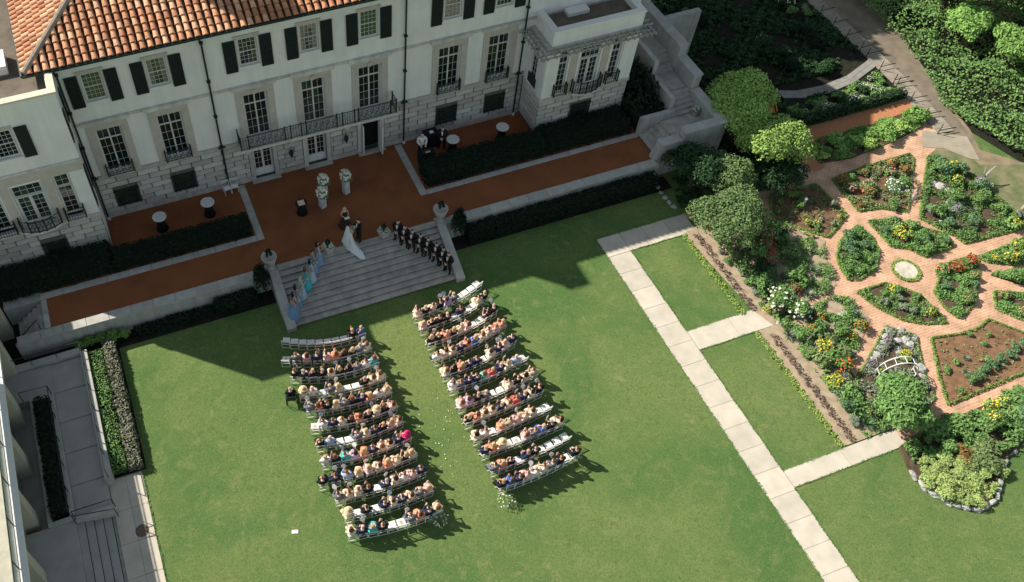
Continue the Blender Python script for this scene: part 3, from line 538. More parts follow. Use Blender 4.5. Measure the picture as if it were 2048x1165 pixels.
for i in range(40):
    y = EY + .32 + i * TW
    for j in range(16):
        x = EX + j * TL * ns; z = EZ + (x - EX) * .5
        if y - EY > (x - EX) + .25: tiles.append((x, y, z, 1))
def prj(x, y, z):
    th = R(20.254); X = x * math.cos(th) - y * math.sin(th); Yf = x * math.sin(th) + y * math.cos(th); dz = z - 42; p = R(52.977)
    zc = Yf * math.cos(p) - dz * math.sin(p); yc = -Yf * math.sin(p) - dz * math.cos(p); return X / zc, yc / zc, zc
tiles.sort(key=lambda t: (0 if (-.46 < prj(*t[:3])[0] < .8 and prj(*t[:3])[1] > -.34) else 1, prj(*t[:3])[2]))
rl = Vector(roof.location) + Vector(man.location)
for x, y, z, s in tiles[:300]:
    rot = (pit, rnd.uniform(-.03, .03), rnd.uniform(-.03, .03)) if s == 0 else (pit, 0, -math.pi / 2)
    o = inst('roof_tile', TILEM, roof, Vector((x + rnd.uniform(-.015, .015), y, z)) - rl, rot, (1, 1, 1), rnd.choice(TILE))
B2 = MB()
for x, y, z, s in tiles[300:]:
    M_ = Matrix.Translation((x, y, z)) @ (Matrix.Rotation(pit, 4, 'X') if s == 0 else Matrix.Rotation(-math.pi / 2, 4, 'Z') @ Matrix.Rotation(pit, 4, 'X'))
    b0 = len(B2.v); B2.v += [tuple(M_ @ Vector(v)) for v in tv]; B2.f += [tuple(b0 + i for i in f) for f in tf]
o = B2.build('roof_tile_field', TILE[1], roof); o['kind'] = 'stuff'
MB().tube([(EX + .05, EY + .05, EZ + .08), (EX + rid, EY + rid, EZ + rid * .5 + .14)], .16, 8).build('hip_ridge', RIDGE, man)
# chimney behind throws the notched lawn shadow; unseen block added to shade the roof
MB().box(2.05, 3.12, 43, 45, 14.5, 20.1).box(1.95, 3.22, 42.9, 45.1, 20.1, 20.35).build('chimney', STUCCO, man)
MB().box(3.4, 26, 43.6, 47, 14.5, 18.4).build('roof_shade_block', STUCCO, man)
MB().box(-3.2, 31, 46, 56, 0, 16).build('rear_block', STUCCO, man)
# ---- left wing
WXL, WXR, WT = -9.9, -3.28, 13.05
lw_h = [(-7.17, -5.55, 4.75, 7.8), (-4.98, -4.08, 4.6, 7.9), (-8.68, -7.78, 4.6, 7.9), (-6.98, -5.86, 9.75, 11.55)]
wall_holes('wing_wall', WXL, WXR, 4.55, WT, [(a, c, max(4.56, d), e) for a, c, d, e in lw_h], YT, .25, STUCCO, man)
wall_holes('wing_base_wall', WXL, WXR, T, 4.55, [(-6.72, -5.64, 1.95, 3.15)], YT + .035, .3, JOINT, man)
stones(WXL, WXR, T + .1, 4.3, 7, [(-6.9, -5.5, 1.85, 3.25)], YT - .02, man, 1.2)
MB().box(WXL, WXR - .002, YT - .05, YT + .03, 4.31, 4.56).build('base_band', STONE[0], man)
MB().box(WXL, WXR + .03, YT - .08, YT - .002, 7.98, 8.6).build('wing_frieze', BEIGE, man)
MB().box(WXL, WXR + .03, YT - .1, YT - .002, 8.62, 8.72).build('string_course', STONE[0], man)
wall_holes('wing_side_wall', YT, YF + 8, T, WT, [(38.0, 38.9, 9.8, 11.5), (38.0, 38.9, 5.0, 7.6)], 0, .2, STUCCO, man, fn=lambda x, y, z: (WXR - y, x, z))
for z0, z1 in ((9.8, 11.5), (5.0, 7.6)):
    MB().box(WXR - .15, WXR - .1, 38.0, 38.9, z0, z1).build('pane', GLASS, man)
    for y in (37.6, 39.2): MB().box(WXR + .02, WXR + .07, y - .3, y + .3, z0 - .1, z1 + .1).build('shutter', SHUT, man)
MB().box(WXL, WXR - .35, YT + .35, 50, 12.3, 12.5).build('roof_deck', DECKM, man)
MB().box(WXL, WXR + .06, YT - .06, YT + .34, WT, WT + .12).box(WXR - .3, WXR + .06, YT + .34, YF + .6, WT, WT + .12).build('parapet_coping', mat('cream_coping', (.66, .60, .48), .9, .06), man)
MB().box(WXL, WXR - .34, YT + .3, YT + .34, 12.5, WT).box(WXR - .34, WXR - .3, YT + .34, YF + 1, 12.5, WT).build('parapet_inner', STUCCO, man)
MB().box(-6.9, -5.3, 40.2, 41.6, 12.5, 13.0).build('roof_hatch', WHITE, man)
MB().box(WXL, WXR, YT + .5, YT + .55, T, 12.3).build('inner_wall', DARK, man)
window(man, -6.36, YT + .12, 4.95, 1.58, 2.85, [(-.73, 0, .06, 2.0, 2, 5, .09), (0, .73, .06, 2.0, 2, 5, .09), (-.73, .73, 2.05, 2.79, 4, 2, .04)])
for x in (-4.53, -8.23): window(man, x, YT + .12, 4.95, .86, 2.95, [(-.37, .37, .06, 2.05, 2, 5, .05), (-.37, .37, 2.1, 2.89, 2, 2, .05)])
window(man, -6.42, YT + .1, 9.8, 1.06, 1.74, sash(1.06, 1.74))
for x in (-5.43, -7.4): MB().box(x - .31, x + .31, YT - .08, YT - .02, 9.62, 11.62).build('shutter', SHUT, man)
MB().box(-7.05, -5.8, YT - .05, YT - .002, 11.6, 11.78).build('window_lintel', BEIGE, man)
MB().box(-7.05, -5.8, YT - .08, YT - .002, 9.6, 9.74).build('window_sill', WHITE, man)
for x in (-5.27, -7.47): MB().box(x - .24, x + .24, YT - .04, YT - .002, 4.6, 7.97).build('pilaster', BEIGE, man)
grille(-6.18, 1.97, 3.13, YT, man)
def bow(x, Y, z, parent, wd=1.05):
    pts = [(x - wd, Y - .05), (x - wd, Y - .3)] + [(x + wd * t, Y - .3 - .32 * (1 - t * t)) for t in (-.6, -.2, .2, .6)] + [(x + wd, Y - .3), (x + wd, Y - .05)]
    railing('balcony_railing', pts, z, z + .85, IRON, parent, panels=(2, 3, 4))
    MB().prism(pts, z - .14, z - .01).build('balcony_slab', STONE[0], parent)
bow(-6.36, YT - .03, 4.75, man)
for x in (-4.5, -8.2): railing('window_guard', [(x - .5, YT - .05), (x - .5, YT - .25), (x + .5, YT - .25), (x + .5, YT - .05)], 4.62, 5.45, IRON, man, scroll=False)
# low link building left of the wing, then unseen taller range, shaped for its shadow
MB().box(-12.5, WXL - .02, YT, 50, 0, 7.1).build('link_wall', STUCCO, man)
MB().box(-26, -12.52, YT, 38.0, 0, 8.1).build('range_shade_wall', STUCCO, man)
# ---- right tower (sun room)
tx0, tx1 = 23.93, 30.18
th_ = [(26.27, 27.67, 4.72, 7.75), (24.84, 25.5, 4.62, 7.8), (28.44, 29.12, 4.62, 7.8)]
wall_holes('bay_wall', tx0, tx1, 4.5, 8.0, th_, YT, .25, STUCCO, man)
wall_holes('bay_base_wall', tx0, tx1, T, 4.5, [(26.4, 27.64, 1.98, 3.26)], YT + .035, .3, JOINT, man)
stones(tx0, tx1, T + .2, 4.2, 7, [(26.3, 27.75, 1.9, 3.35)], YT - .02, man, 1.15)
MB().box(tx0 - .06, tx1 + .06, YT - .07, YT + .03, 4.22, 4.5).build('base_band', STONE[0], man)
MB().box(tx0, tx1, YT - .06, YT + .03, T, T + .19).build('plinth', STONE[1], man)
grille(27.02, 2.0, 3.22, YT, man)
wall_holes('bay_side_wall', -YF, -YT, 4.5, 8.0, [(-38.9, -38.15, 4.7, 7.8)], 0, .2, STUCCO, man, fn=lambda x, y, z: (tx0 + y, -x, z))
wall_holes('bay_side_base', -YF, -YT, T, 4.5, [], 0, .2, JOINT, man, fn=lambda x, y, z: (tx0 + .035 + y, -x, z))
stones(-YF + .02, -YT, T + .2, 4.2, 7, [], 0, man, 1.15, rot=-math.pi / 2, fn=lambda x, y, z: (tx0 - .015, -x, z))
MB().box(tx0 - .06, tx0 + .03, YT + .035, YF - .07, 4.22, 4.5).build('base_band', STONE[0], man)
window(man, tx0 + .1, 38.52, 4.72, .72, 3.05, [(-.3, .3, .06, 2.1, 2, 5, .04), (-.3, .3, 2.15, 2.99, 2, 2, .04)], rot=-math.pi / 2)
MB().box(tx1 - .02, tx1, YT + .002, 46, 0, 8.3).build('bay_east_wall', STUCCO, man)
window(man, 26.97, YT + .12, 4.75, 1.36, 2.98, [(-.62, 0, .06, 2.1, 2, 5, .09), (0, .62, .06, 2.1, 2, 5, .09), (-.62, .62, 2.15, 2.92, 4, 2, .04)])
for x in (25.17, 28.78): window(man, x, YT + .12, 4.66, .62, 3.12, [(-.26, .26, .06, 2.2, 2, 5, .03), (-.26, .26, 2.25, 3.06, 2, 2, .03)])
for x in (25.88, 28.05): MB().box(x - .24, x + .24, YT - .05, YT - .002, 4.55, 7.9).build('pilaster', BEIGE, man)
for x, hw in ((24.32, .36), (29.68, .48)): MB().box(x - hw, x + hw, YT - .08, YT - .002, 4.52, 7.9).box(x - hw - .06, x + hw + .06, YT - .14, YT - .002, 7.7, 7.9).build('pilaster', STUCCO, man)
bow(26.97, YT - .03, 4.6, man, .98)
for x in (25.17, 28.78): railing('window_guard', [(x - .42, YT - .05), (x - .42, YT - .25), (x + .42, YT - .25), (x + .42, YT - .05)], 4.56, 5.35, IRON, man, scroll=False)
MB().box(tx0 - .04, tx0, 38.0, 39.0, 4.7, 5.4).build('window_guard', IRON, man)
MB().box(tx0 - .02, tx1 + .02, YT - .02, YF, 8.0, 8.3).build('bay_entablature', STONE[0], man)
MB().box(tx0 + .3, tx1 + .1, YT + .1, YT + .4, 8.3, 9.25).box(tx0 + .3, tx0 + .6, YT + .4, YF, 8.3, 9.25).box(tx1 - .2, tx1 + .1, YT + .4, YF + 3, 8.3, 9.25).build('bay_parapet', STUCCO, man)
MB().box(tx0 + .24, tx1 + .16, YT + .04, YT + .46, 9.25, 9.34).box(tx0 + .24, tx0 + .66, YT + .46, YF - .01, 9.25, 9.34).box(tx1 - .26, tx1 + .16, YT + .46, YF + 3, 9.25, 9.34).build('parapet_coping', WHITE, man)
MB().box(tx0 + .6, tx1 - .2, YT + .4, YF, 8.7, 8.85).build('roof_deck', DECKM, man)
MB().box(26.0, 27.4, 38.9, 39.5, 8.85, 9.1).build('skylight', WHITE, man)
TR = mat('weathered_trellis', (.34, .35, .33), .9, .25, 6)
def beam(x0, x1, y0, y1, z0, z1, nm='trellis_rafter'): MB().box(x0, x1, y0, y1, z0, z1).build(nm, TR, man)
for y in (36.62, 36.95): beam(tx0 - .75, tx1 + .75, y, y + .07, 8.03, 8.13, 'trellis_purlin')
for x in (tx0 - .35, tx0 - .65): beam(x, x + .07, 36.5, YF - .05, 8.04, 8.14, 'trellis_purlin')
for x in (tx1 + .28, tx1 + .6): beam(x, x + .07, 36.5, 40.5, 8.04, 8.14, 'trellis_purlin')
for k in range(15): x = tx0 + .15 + k * .43; beam(x, x + .06, 36.4, YT + .05, 8.14, 8.25)
for k in range(6): y = YT + .1 + k * .4; beam(tx0 - .85, tx0 + .25, y, y + .06, 8.14, 8.25)
for k in range(8): y = YT + .1 + k * .4; beam(tx1 - .0, tx1 + .85, y, y + .06, 8.14, 8.25)
# ---------------------------------------------------------------- side staircase
ss = thing('garden_staircase', (32, 34, 0), 'grey stone staircase with stepped parapet turning up beside the sun room', 'stairs')
def sb(n, *a, m=GREYST): return MB().box(*a).build(n, m, ss)
for k in range(5): sb('tread', 30.32 + .33 * k, 32.0, 33.02, 34.76, T, T + .17 * (k + 1), m=STEPM)
sb('landing', 31.97, 34.26, 33.02, 34.76, 0, 2.37, m=STEPM)
for k in range(5): sb('tread', 32.62, 34.26, 34.76 + .3 * k, 36.3, 2.3, 2.37 + .17 * (k + 1), m=STEPM)
sb('landing', 32.62, 34.26, 36.26, 38.0, 0, 3.22, m=STEPM)
for k in range(5): sb('tread', 32.62, 34.26, 38.0 + .3 * k, 39.5, 3.0, 3.22 + .16 * (k + 1), m=STEPM)
sb('landing', 32.62, 34.26, 39.5, 44, 0, 4.02, m=STEPM)
sb('stair_wall', 31.85, 34.27, 32.42, 33.0, 0, 3.24); sb('stair_wall', 30.32, 31.84, 32.42, 33.0, 0, 2.66)
sb('parapet_cap', 31.8, 34.27, 32.38, 33.04, 3.24, 3.34, m=COPE); sb('parapet_cap', 30.28, 31.8, 32.38, 33.04, 2.66, 2.76, m=COPE)
sb('stair_wall', 34.28, 34.86, 32.42, 35.9, 0, 3.24); sb('parapet_cap', 34.24, 34.92, 32.38, 35.88, 3.25, 3.345, m=COPE)
sb('stair_wall', 34.28, 34.86, 35.91, 37.98, 0, 4.3); sb('parapet_cap', 34.24, 34.92, 35.89, 38.0, 4.3, 4.4, m=COPE)
sb('stair_wall', 34.28, 34.86, 38.0, 44, 0, 5.1); sb('parapet_cap', 34.24, 34.92, 38.01, 44, 5.1, 5.2, m=COPE)
sb('vent_grille', 32.95, 33.6, 32.39, 32.415, .95, 1.5, m=DARK)
q = MB(); q.v = [(29.98, 32.42, 1.5), (30.31, 32.42, 1.5), (30.31, 33.0, 1.5), (29.98, 33.0, 1.5), (30.0, 32.42, 1.55), (30.31, 32.42, 2.7), (30.31, 33.0, 2.7), (30.0, 33.0, 1.55)]
q.f = [(3, 2, 1, 0), (4, 5, 6, 7), (0, 1, 5, 4), (1, 2, 6, 5), (2, 3, 7, 6), (3, 0, 4, 7)]; q.build('ramped_end', COPE, ss)
sb('inner_wall', 30.2, 32.6, 34.8, 35.1, 0, 2.9); sb('inner_wall', 32.3, 32.6, 35.12, 37.6, 0, 3.7, m=COPE); sb('inner_wall', 32.3, 32.6, 37.62, 44, 0, 4.75, m=COPE)
gw = MB().box(34.9, 38.9, 42.2, 42.6, 0, 3.9).build('garden_wall', GREYST, label='pale rendered garden wall running behind the top of the staircase', cat='wall')

# ---------------------------------------------------------------- annex at the left edge
an = thing('annex', (-10.5, 24, 0), 'cream annex at the left edge with deep piers and a railed flat roof', 'building')
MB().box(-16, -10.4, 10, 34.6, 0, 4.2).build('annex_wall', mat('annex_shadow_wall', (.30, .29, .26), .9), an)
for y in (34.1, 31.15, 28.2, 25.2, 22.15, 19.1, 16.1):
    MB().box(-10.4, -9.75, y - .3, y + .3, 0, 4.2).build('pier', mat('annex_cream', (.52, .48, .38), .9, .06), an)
MB().box(-16, -9.55, 8, 34.6, 4.2, 4.42).build('roof_slab', WHITE, an)
MB().box(-15, -9.9, 8, 34.3, 4.42, 4.46).build('roof_deck', mat('pale_deck', (.42, .40, .33), .9, .1), an)
b = MB()
for k in range(10):
    y = 12 + k * 2.05; b.tube([(-9.9, y, 4.4), (-9.9, y, 5.3)], .03, 5); 
b.tube([(-9.9, 11, 5.3), (-9.9, 31.3, 5.3)], .03, 6); b.build('roof_railing', IRON, an)
MB().box(-9.93, -9.9, 12, 28, 4.55, 5.2).build('glass_panel', mat('pale_glass', (.45, .5, .42), .2, .1, spec=.5), an)
# forecourt, ramp, planter
fc = MB().box(-10.4, -4.62, 9, 23.3, -.05, .02).build('forecourt', mat('forecourt_base', (.33, .32, .29), .9), kind='structure')
for i in range(2):
    for j in range(8):
        x0 = -6.3 + .84 * i; MB().box(x0 + .01, x0 + .83, 9 + 1.78 * j + .01, 9 + 1.78 * (j + 1) - .01, 0, .045 + rnd.uniform(-.002, .002)).build('slab', CONC, fc)
MB().lathe([(.33, 0), (.33, .05), (.30, .055)], 20, (-5.2, 20.1, 0)).build('manhole_cover', mat('rusty_iron', (.17, .12, .09), .9), fc)
sheet('annex_apron', rect(-12, -9.3, 9, 31.0), .03, mat('apron_concrete', (.34, .33, .30), .92, .15, 1.2))
sheet('side_ground', rect(-14, -7.7, 31.4, 37.2), .012, SOILD)  # dark sheet added to cover the grass beside the side steps
rp = thing('access_ramp', (-7.4, 26, 0), 'pale concrete ramp and steps with dark handrails beside the annex', 'ramp')
RC = mat('ramp_concrete', (.40, .39, .36), .92, .1, 1.5, .1, 25)
for j in range(5):
    MB().box(-8.05, -6.35, 21.6 + 1.86 * j + .01, 21.6 + 1.86 * (j + 1) - .01, 0, .3 + .06 * j).build('slab', RC, rp)
MB().box(-10.4, -8.0, 29.0, 30.9, 0, .6).build('slab', RC, rp)
MB().box(-10.4, -8.05, 9, 21.5, 0, .6).build('slab', RC, rp)
for k in range(4): MB().box(-8.04, -7.65 + .4 * k, 9, 21.3, 0, .6 - .14 * (k + 1) + .001 * k).build('tread', RC, rp)
for k in range(4): MB().box(-7.68 + .4 * k, -7.645 + .4 * k, 9, 21.3, .6 - .14 * (k + 1), .604 - .14 * (k + 1)).build('tread_edge_line', DARK, rp)  # thin dark strips added along the tread edges to set them off
MB().box(-6.34, -5.98, 23.0, 31.1, 0, .78).build('ramp_wall', COPE, rp); MB().box(-10.3, -6.35, 30.95, 31.35, 0, .78).build('ramp_wall', COPE, rp)
MB().box(-8.04, -6.1, 21.32, 21.58, 0, .75).build('ramp_wall', COPE, rp)
MB().box(-9.3, -8.06, 21.5, 21.7, 0, .72).box(-9.3, -8.06, 28.8, 28.98, 0, .72).box(-9.3, -9.1, 21.72, 28.78, 0, .72).box(-8.26, -8.06, 21.72, 28.78, 0, .72).build('planter_wall', COPE, rp)
for pts in ([(-6.15, 23.1), (-6.15, 31.1)], [(-8.15, 21.6), (-8.15, 28.9), (-9.6, 28.95)], [(-10.2, 31.1), (-6.2, 31.1)], [(-8.0, 21.45), (-6.1, 21.45)], [(-8.0, 21.2), (-6.05, 20.9)]):
    b = MB(); b.tube([(x, y, 1.6) for x, y in pts], .025, 6)
    for i in range(len(pts) - 1):
        d = Vector(pts[i + 1]) - Vector(pts[i]); n = max(1, round(d.length / 1.35))
        for k in range(n + 1): p = Vector(pts[i]) + d * (k / n); b.tube([(p.x, p.y, .7), (p.x, p.y, 1.6)], .022, 5)
    b.build('handrail', IRON, rp)
# ---------------------------------------------------------------- people
def skin_body(name, J, E, root, sub=1):
    me = bpy.data.meshes.new(name); keys = list(J); ix = {k: i for i, k in enumerate(keys)}
    me.from_pydata([J[k][:3] for k in keys], [(ix[a], ix[b]) for a, b, _ in E], [])
    o = bpy.data.objects.new(name, me); COL.objects.link(o)
    sk = o.modifiers.new('s', 'SKIN'); sv = me.skin_vertices[0].data
    for k in keys: r = J[k][3]; sv[ix[k]].radius = (r, r) if not isinstance(r, tuple) else r; sv[ix[k]].use_root = (k == root)
    sk.use_smooth_shade = True; sk.branch_smoothing = .3
    if sub: ss_ = o.modifiers.new('d', 'SUBSURF'); ss_.levels = sub; ss_.render_levels = sub
    dg = bpy.context.evaluated_depsgraph_get(); out = bpy.data.meshes.new_from_object(o.evaluated_get(dg)); out.name = name
    bpy.data.objects.remove(o); bpy.data.meshes.remove(me)
    segs = [(np.array(J[a][:3]), np.array(J[b][:3]), g) for a, b, g in E]
    n = len(out.polygons); C = np.zeros(n * 3); out.polygons.foreach_get('center', C); C = C.reshape(-1, 3)
    D_ = []
    for a, b, g in segs:
        ab = b - a; t = np.clip(((C - a) @ ab) / (ab @ ab + 1e-9), 0, 1); D_.append(np.linalg.norm(C - a - t[:, None] * ab, axis=1))
    lab = np.array([s[2] for s in segs])[np.argmin(np.array(D_), 0)]
    out.polygons.foreach_set('use_smooth', [True] * n)
    return out, C, lab
def sub_mesh(src, mask, off, name, m, flare=None):
    vs_ = np.zeros(len(src.vertices) * 3); src.vertices.foreach_get('co', vs_); vs_ = vs_.reshape(-1, 3)
    no = np.zeros_like(vs_).ravel(); src.vertices.foreach_get('normal', no); no = no.reshape(-1, 3)
    V = vs_ + no * off
    if flare: V = flare(V)
    F = [tuple(p.vertices) for p, k in zip(src.polygons, mask) if k]
    used = sorted({i for f in F for i in f}); mp = {i: j for j, i in enumerate(used)}
    me = bpy.data.meshes.new(name); me.from_pydata([tuple(V[i]) for i in used], [], [tuple(mp[i] for i in f) for f in F]); me.update()
    me.polygons.foreach_set('use_smooth', [True] * len(me.polygons)); me.materials.append(m); return me
SKINM = [mat('skin_a', (.64, .42, .32), .6, .06, 8), mat('skin_b', (.50, .28, .18), .6, .06, 8), mat('skin_c', (.68, .44, .33), .6, .06, 8)]
def clothm(n, c): return mat('cloth_' + n, c, .85, .18, 9, .3, 18)
CM = {k: clothm(k, v) for k, v in dict(navy=(.018, .026, .07), black=(.010, .010, .013), grey=(.14, .15, .18), white=(.72, .70, .68), lightblue=(.36, .46, .68), tan=(.46, .38, .28),
     pink=(.74, .46, .46), coral=(.70, .27, .16), cream=(.72, .60, .46), blue=(.03, .12, .48), lilac=(.50, .40, .60), teal=(.05, .45, .50), red=(.60, .07, .08), green=(.22, .60, .42),
     magenta=(.70, .02, .16), orange=(.72, .22, .04), dustyblue=(.17, .30, .46), paleblue=(.34, .46, .56), bronze=(.05, .032, .022)).items()}
HAIR = dict(blond=mat('hair_blond', (.55, .38, .19), .6, .25, 20), brown=mat('hair_brown', (.12, .055, .025), .6, .25, 20), dark=mat('hair_dark', (.022, .014, .010), .6, .2, 20),
            grey=mat('hair_grey', (.34, .32, .30), .6, .2, 20), auburn=mat('hair_auburn', (.22, .10, .05), .6, .2, 20))
STRAW = mat('straw_hat', (.62, .47, .28), .9, .15, 15)
def fingers(J, E, k, w_, d, s):
    """palm with thumb and four fingers of different lengths, slightly curled"""
    d = Vector(d).normalized(); side = d.cross(Vector((0, 0, 1)))
    side = side.normalized() * s if side.length > .1 else Vector((1, 0, 0)) * s
    dn = d.cross(side).normalized() * (1 if d.cross(side).z < 0 else -1); p = Vector(w_)
    J['palm' + k] = (*(p + d * .07), .034); E.append(('wr' + k, 'palm' + k, 'hand'))
    for i, (o, l) in enumerate(((-.030, .062), (-.010, .075), (.011, .070), (.031, .055))):
        a = p + d * (.07 + .035 + l * .4) + side * o; b_ = a + d * l * .5 + dn * .02
        J[f'f{i}a' + k] = (*a, .010); J[f'f{i}b' + k] = (*b_, .0085); E += [('palm' + k, f'f{i}a' + k, 'hand'), (f'f{i}a' + k, f'f{i}b' + k, 'hand')]
    a = p + d * .07 - side * .045; J['th' + k] = (*a, .012); J['th2' + k] = (*(a + d * .035 - side * .008), .010); E += [('palm' + k, 'th' + k, 'hand'), ('th' + k, 'th2' + k, 'hand')]
def head(J, E, c, up=(0, 0, 1), f=(0, 1, 0), s=1):
    c = Vector(c); up = Vector(up).normalized(); f = Vector(f).normalized(); sd_ = f.cross(up)
    J['h0'] = (*(c + up * .03), .068 * s); J['h1'] = (*(c + up * .11), .092 * s); J['h2'] = (*(c + up * .18), .078 * s)
    J['nose'] = (*(c + up * .10 + f * .105 * s), .014); J['chin'] = (*(c + up * .02 + f * .07), .028)
    E += [('neck', 'h0', 'neck'), ('h0', 'h1', 'head'), ('h1', 'h2', 'head'), ('h1', 'nose', 'face'), ('h0', 'chin', 'face')]
    for q in (-1, 1): k = 'ear%d' % q; J[k] = (*(c + up * .10 + sd_ * .092 * q * s), .018); E.append(('h1', k, 'face'))
def seated(sex, pose):
    wd = .185 if sex == 'm' else .158; J = dict(pel=(0, -.07, .55, (.17, .13)), bel=(0, -.08, .72, .14 if sex == 'm' else .12), che=(0, -.07, .92, (.17, .13) if sex == 'm' else (.14, .12)), upc=(0, -.065, 1.05, .115), neck=(0, -.05, 1.15, .055))
    E = [('pel', 'bel', 'torso'), ('bel', 'che', 'torso'), ('che', 'upc', 'torso'), ('upc', 'neck', 'neck')]
    tilt = [(0, 0), (.03, .02), (-.03, .03), (.02, -.02)][pose]
    head(J, E, (tilt[0], -.02 + tilt[1], 1.20), f=(tilt[0] * 6, 1, -.25))
    for s, k in ((-1, 'l'), (1, 'r')):
        J['sh' + k] = (s * wd, -.07, 1.055, .065 if sex == 'm' else .05)
        up_ = (pose == 1 and s == 1) or (pose == 2 and s == -1) or (pose == 3)
        if up_ and pose != 3: el, wr, d = (s * .25, .08, .88), (s * .13, .26, 1.06), (-s * .3, .2, 1)
        elif pose == 3: el, wr, d = (s * .25, .06, .86), (s * .07, .25, .97), (-s * .4, .3, .9)
        else: el, wr, d = (s * .24, .0, .82), (s * .12, .22, .73), (-s * .6, .7, -.1)
        J['el' + k] = (*el, .046 if sex == 'm' else .036); J['wr' + k] = (*wr, .031 if sex == 'm' else .025)
        E += [('upc', 'sh' + k, 'torso'), ('sh' + k, 'el' + k, 'uarm'), ('el' + k, 'wr' + k, 'farm')]; fingers(J, E, k, wr, d, s)
        kx = s * (.13 if sex == 'm' else .08); kz = .53
        J['hp' + k] = (s * .095, .02, .53, .10); J['kn' + k] = (kx, .40, kz, .068); J['an' + k] = (kx * (.9 if pose != 2 else .3), .42 + (.06 if pose == 2 else 0), .12, .042); J['to' + k] = (kx * (.95 if pose != 2 else .3), .56, .05, .04)
        E += [('pel', 'hp' + k, 'thigh'), ('hp' + k, 'kn' + k, 'thigh'), ('kn' + k, 'an' + k, 'shin'), ('an' + k, 'to' + k, 'foot')]
    return J, E
def standing(sex, arms='clasp'):
    wd = .19 if sex == 'm' else .155; J = dict(pel=(0, 0, .92, (.15, .11)), bel=(0, 0, 1.08, .13 if sex == 'm' else .10), che=(0, 0, 1.27, (.17, .12) if sex == 'm' else (.135, .11)), upc=(0, -.005, 1.39, .11 if sex == 'm' else .09), neck=(0, 0, 1.49, .055 if sex == 'm' else .045))
    E = [('pel', 'bel', 'torso'), ('bel', 'che', 'torso'), ('che', 'upc', 'torso'), ('upc', 'neck', 'neck')]; head(J, E, (0, .02, 1.53), f=(0, 1, -.15), s=.97)
    for s, k in ((-1, 'l'), (1, 'r')):
        J['sh' + k] = (s * wd, 0, 1.40, .065 if sex == 'm' else .047)
        if arms == 'clasp': el, wr, d = (s * .26, -.02, 1.13), (s * .09, .19, .95), (-s * .8, .3, -.5)
        elif arms == 'hold': el, wr, d = (s * .23, .0, 1.13), (s * .08, .26, 1.10), (-s * .6, .6, .2)
        else: el, wr, d = (s * .24, .02, 1.14), (s * .14, .30, 1.12), (-s * .2, .9, 0)
        J['el' + k] = (*el, .046 if sex == 'm' else .035); J['wr' + k] = (*wr, .03 if sex == 'm' else .024)
        E += [('upc', 'sh' + k, 'torso'), ('sh' + k, 'el' + k, 'uarm'), ('el' + k, 'wr' + k, 'farm')]; fingers(J, E, k, wr, d, s)
        J['hp' + k] = (s * .10, 0, .86, .10); J['kn' + k] = (s * .12, .02, .48, .066); J['an' + k] = (s * .14, -.02, .10, .045); J['to' + k] = (s * .16, .12, .04, .04)
        E += [('pel', 'hp' + k, 'thigh'), ('hp' + k, 'kn' + k, 'thigh'), ('kn' + k, 'an' + k, 'shin'), ('an' + k, 'to' + k, 'foot')]
    return J, E
def protos(tagname, JE, sex, skirt=None, sleeves=True):
    J, E = JE; me, C, lab = skin_body(tagname, J, E, 'pel'); me.materials.clear(); me.materials.append(SKINM[0]); P = {'body': me}
    nz = C[:, 2]; hc = np.array(J['h1'][:3])
    isin = lambda *a: np.isin(lab, a)
    if sex == 'm':
        P['jacket'] = sub_mesh(me, isin('torso', 'uarm', 'farm') | (isin('neck') & (nz < J['neck'][2] - .03)), .016, 'jacket', CM['navy'])
        P['trousers'] = sub_mesh(me, isin('thigh', 'shin'), .014, 'trousers', CM['black'])
    else:
        P['dress'] = sub_mesh(me, (isin('torso') & (nz < J['upc'][2] + (.05 if sleeves else -.02))) | isin('thigh') | (isin('uarm') if sleeves == 2 else isin('zz')), .014, 'dress', CM['pink'])
    P['shoes'] = sub_mesh(me, isin('foot'), .010, 'shoes', CM['black'])
    f = Vector(J['nose'][:3]) - Vector(J['h1'][:3]); f.normalize(); rel = C - hc
    hm = isin('head') & ((rel @ np.array(f) < .035) | (rel[:, 2] > .06))
    P['hair'] = sub_mesh(me, hm, .016 if sex == 'm' else .024, 'hair', HAIR['brown'])
    return P
def long_hair(c, l=.30, w_=.085):
    b = MB(); x, y, z = c; n = 10; prof = [(.10, .0), (.115, -.07), (.12, -.15), (.105, -.23), (.05, -l)]
    for r, dz in [(.04, .09), (.085, .06)] + prof:
        for k in range(n): t = 2 * math.pi * k / n; b.v.append((x + r * 1.05 * math.cos(t), y - .035 - .04 * min(1, -dz * 4 if dz < 0 else 0) + r * .62 * math.sin(t), z + dz))
    for i in range(6):
        for k in range(n): b.f.append((i * n + k, i * n + (k + 1) % n, (i + 1) * n + (k + 1) % n, (i + 1) * n + k))
    b.f.append(tuple(range(n))[::-1]); b.f.append(tuple(6 * n + k for k in range(n))); return b.mesh('hair', HAIR['blond'], smooth=True)
def gown(profile, sx=1, mname='gown', seedv=3, m=None, n=28):
    """floor length skirt: profile of (z, rx, ry, cy); gentle folds"""
    b = MB()
    for i, (z, rx, ry, cy) in enumerate(profile):
        f = .09 * i / len(profile)
        for k in range(n): t = 2 * math.pi * k / n; q = 1 + f * math.sin(t * 7 + seedv); b.v.append((rx * q * math.cos(t), cy + ry * q * math.sin(t), z))
    for i in range(len(profile) - 1):
        for k in range(n): b.f.append((i * n + k, (i + 1) * n + k, (i + 1) * n + (k + 1) % n, i * n + (k + 1) % n))
    return b.mesh(mname, m or CM['dustyblue'], smooth=True)
SM = [protos('seated_man', seated('m', p), 'm') for p in range(4)]
SW = [protos('seated_woman', seated('f', p), 'f', sleeves=(2 if p == 2 else 1)) for p in range(4)]
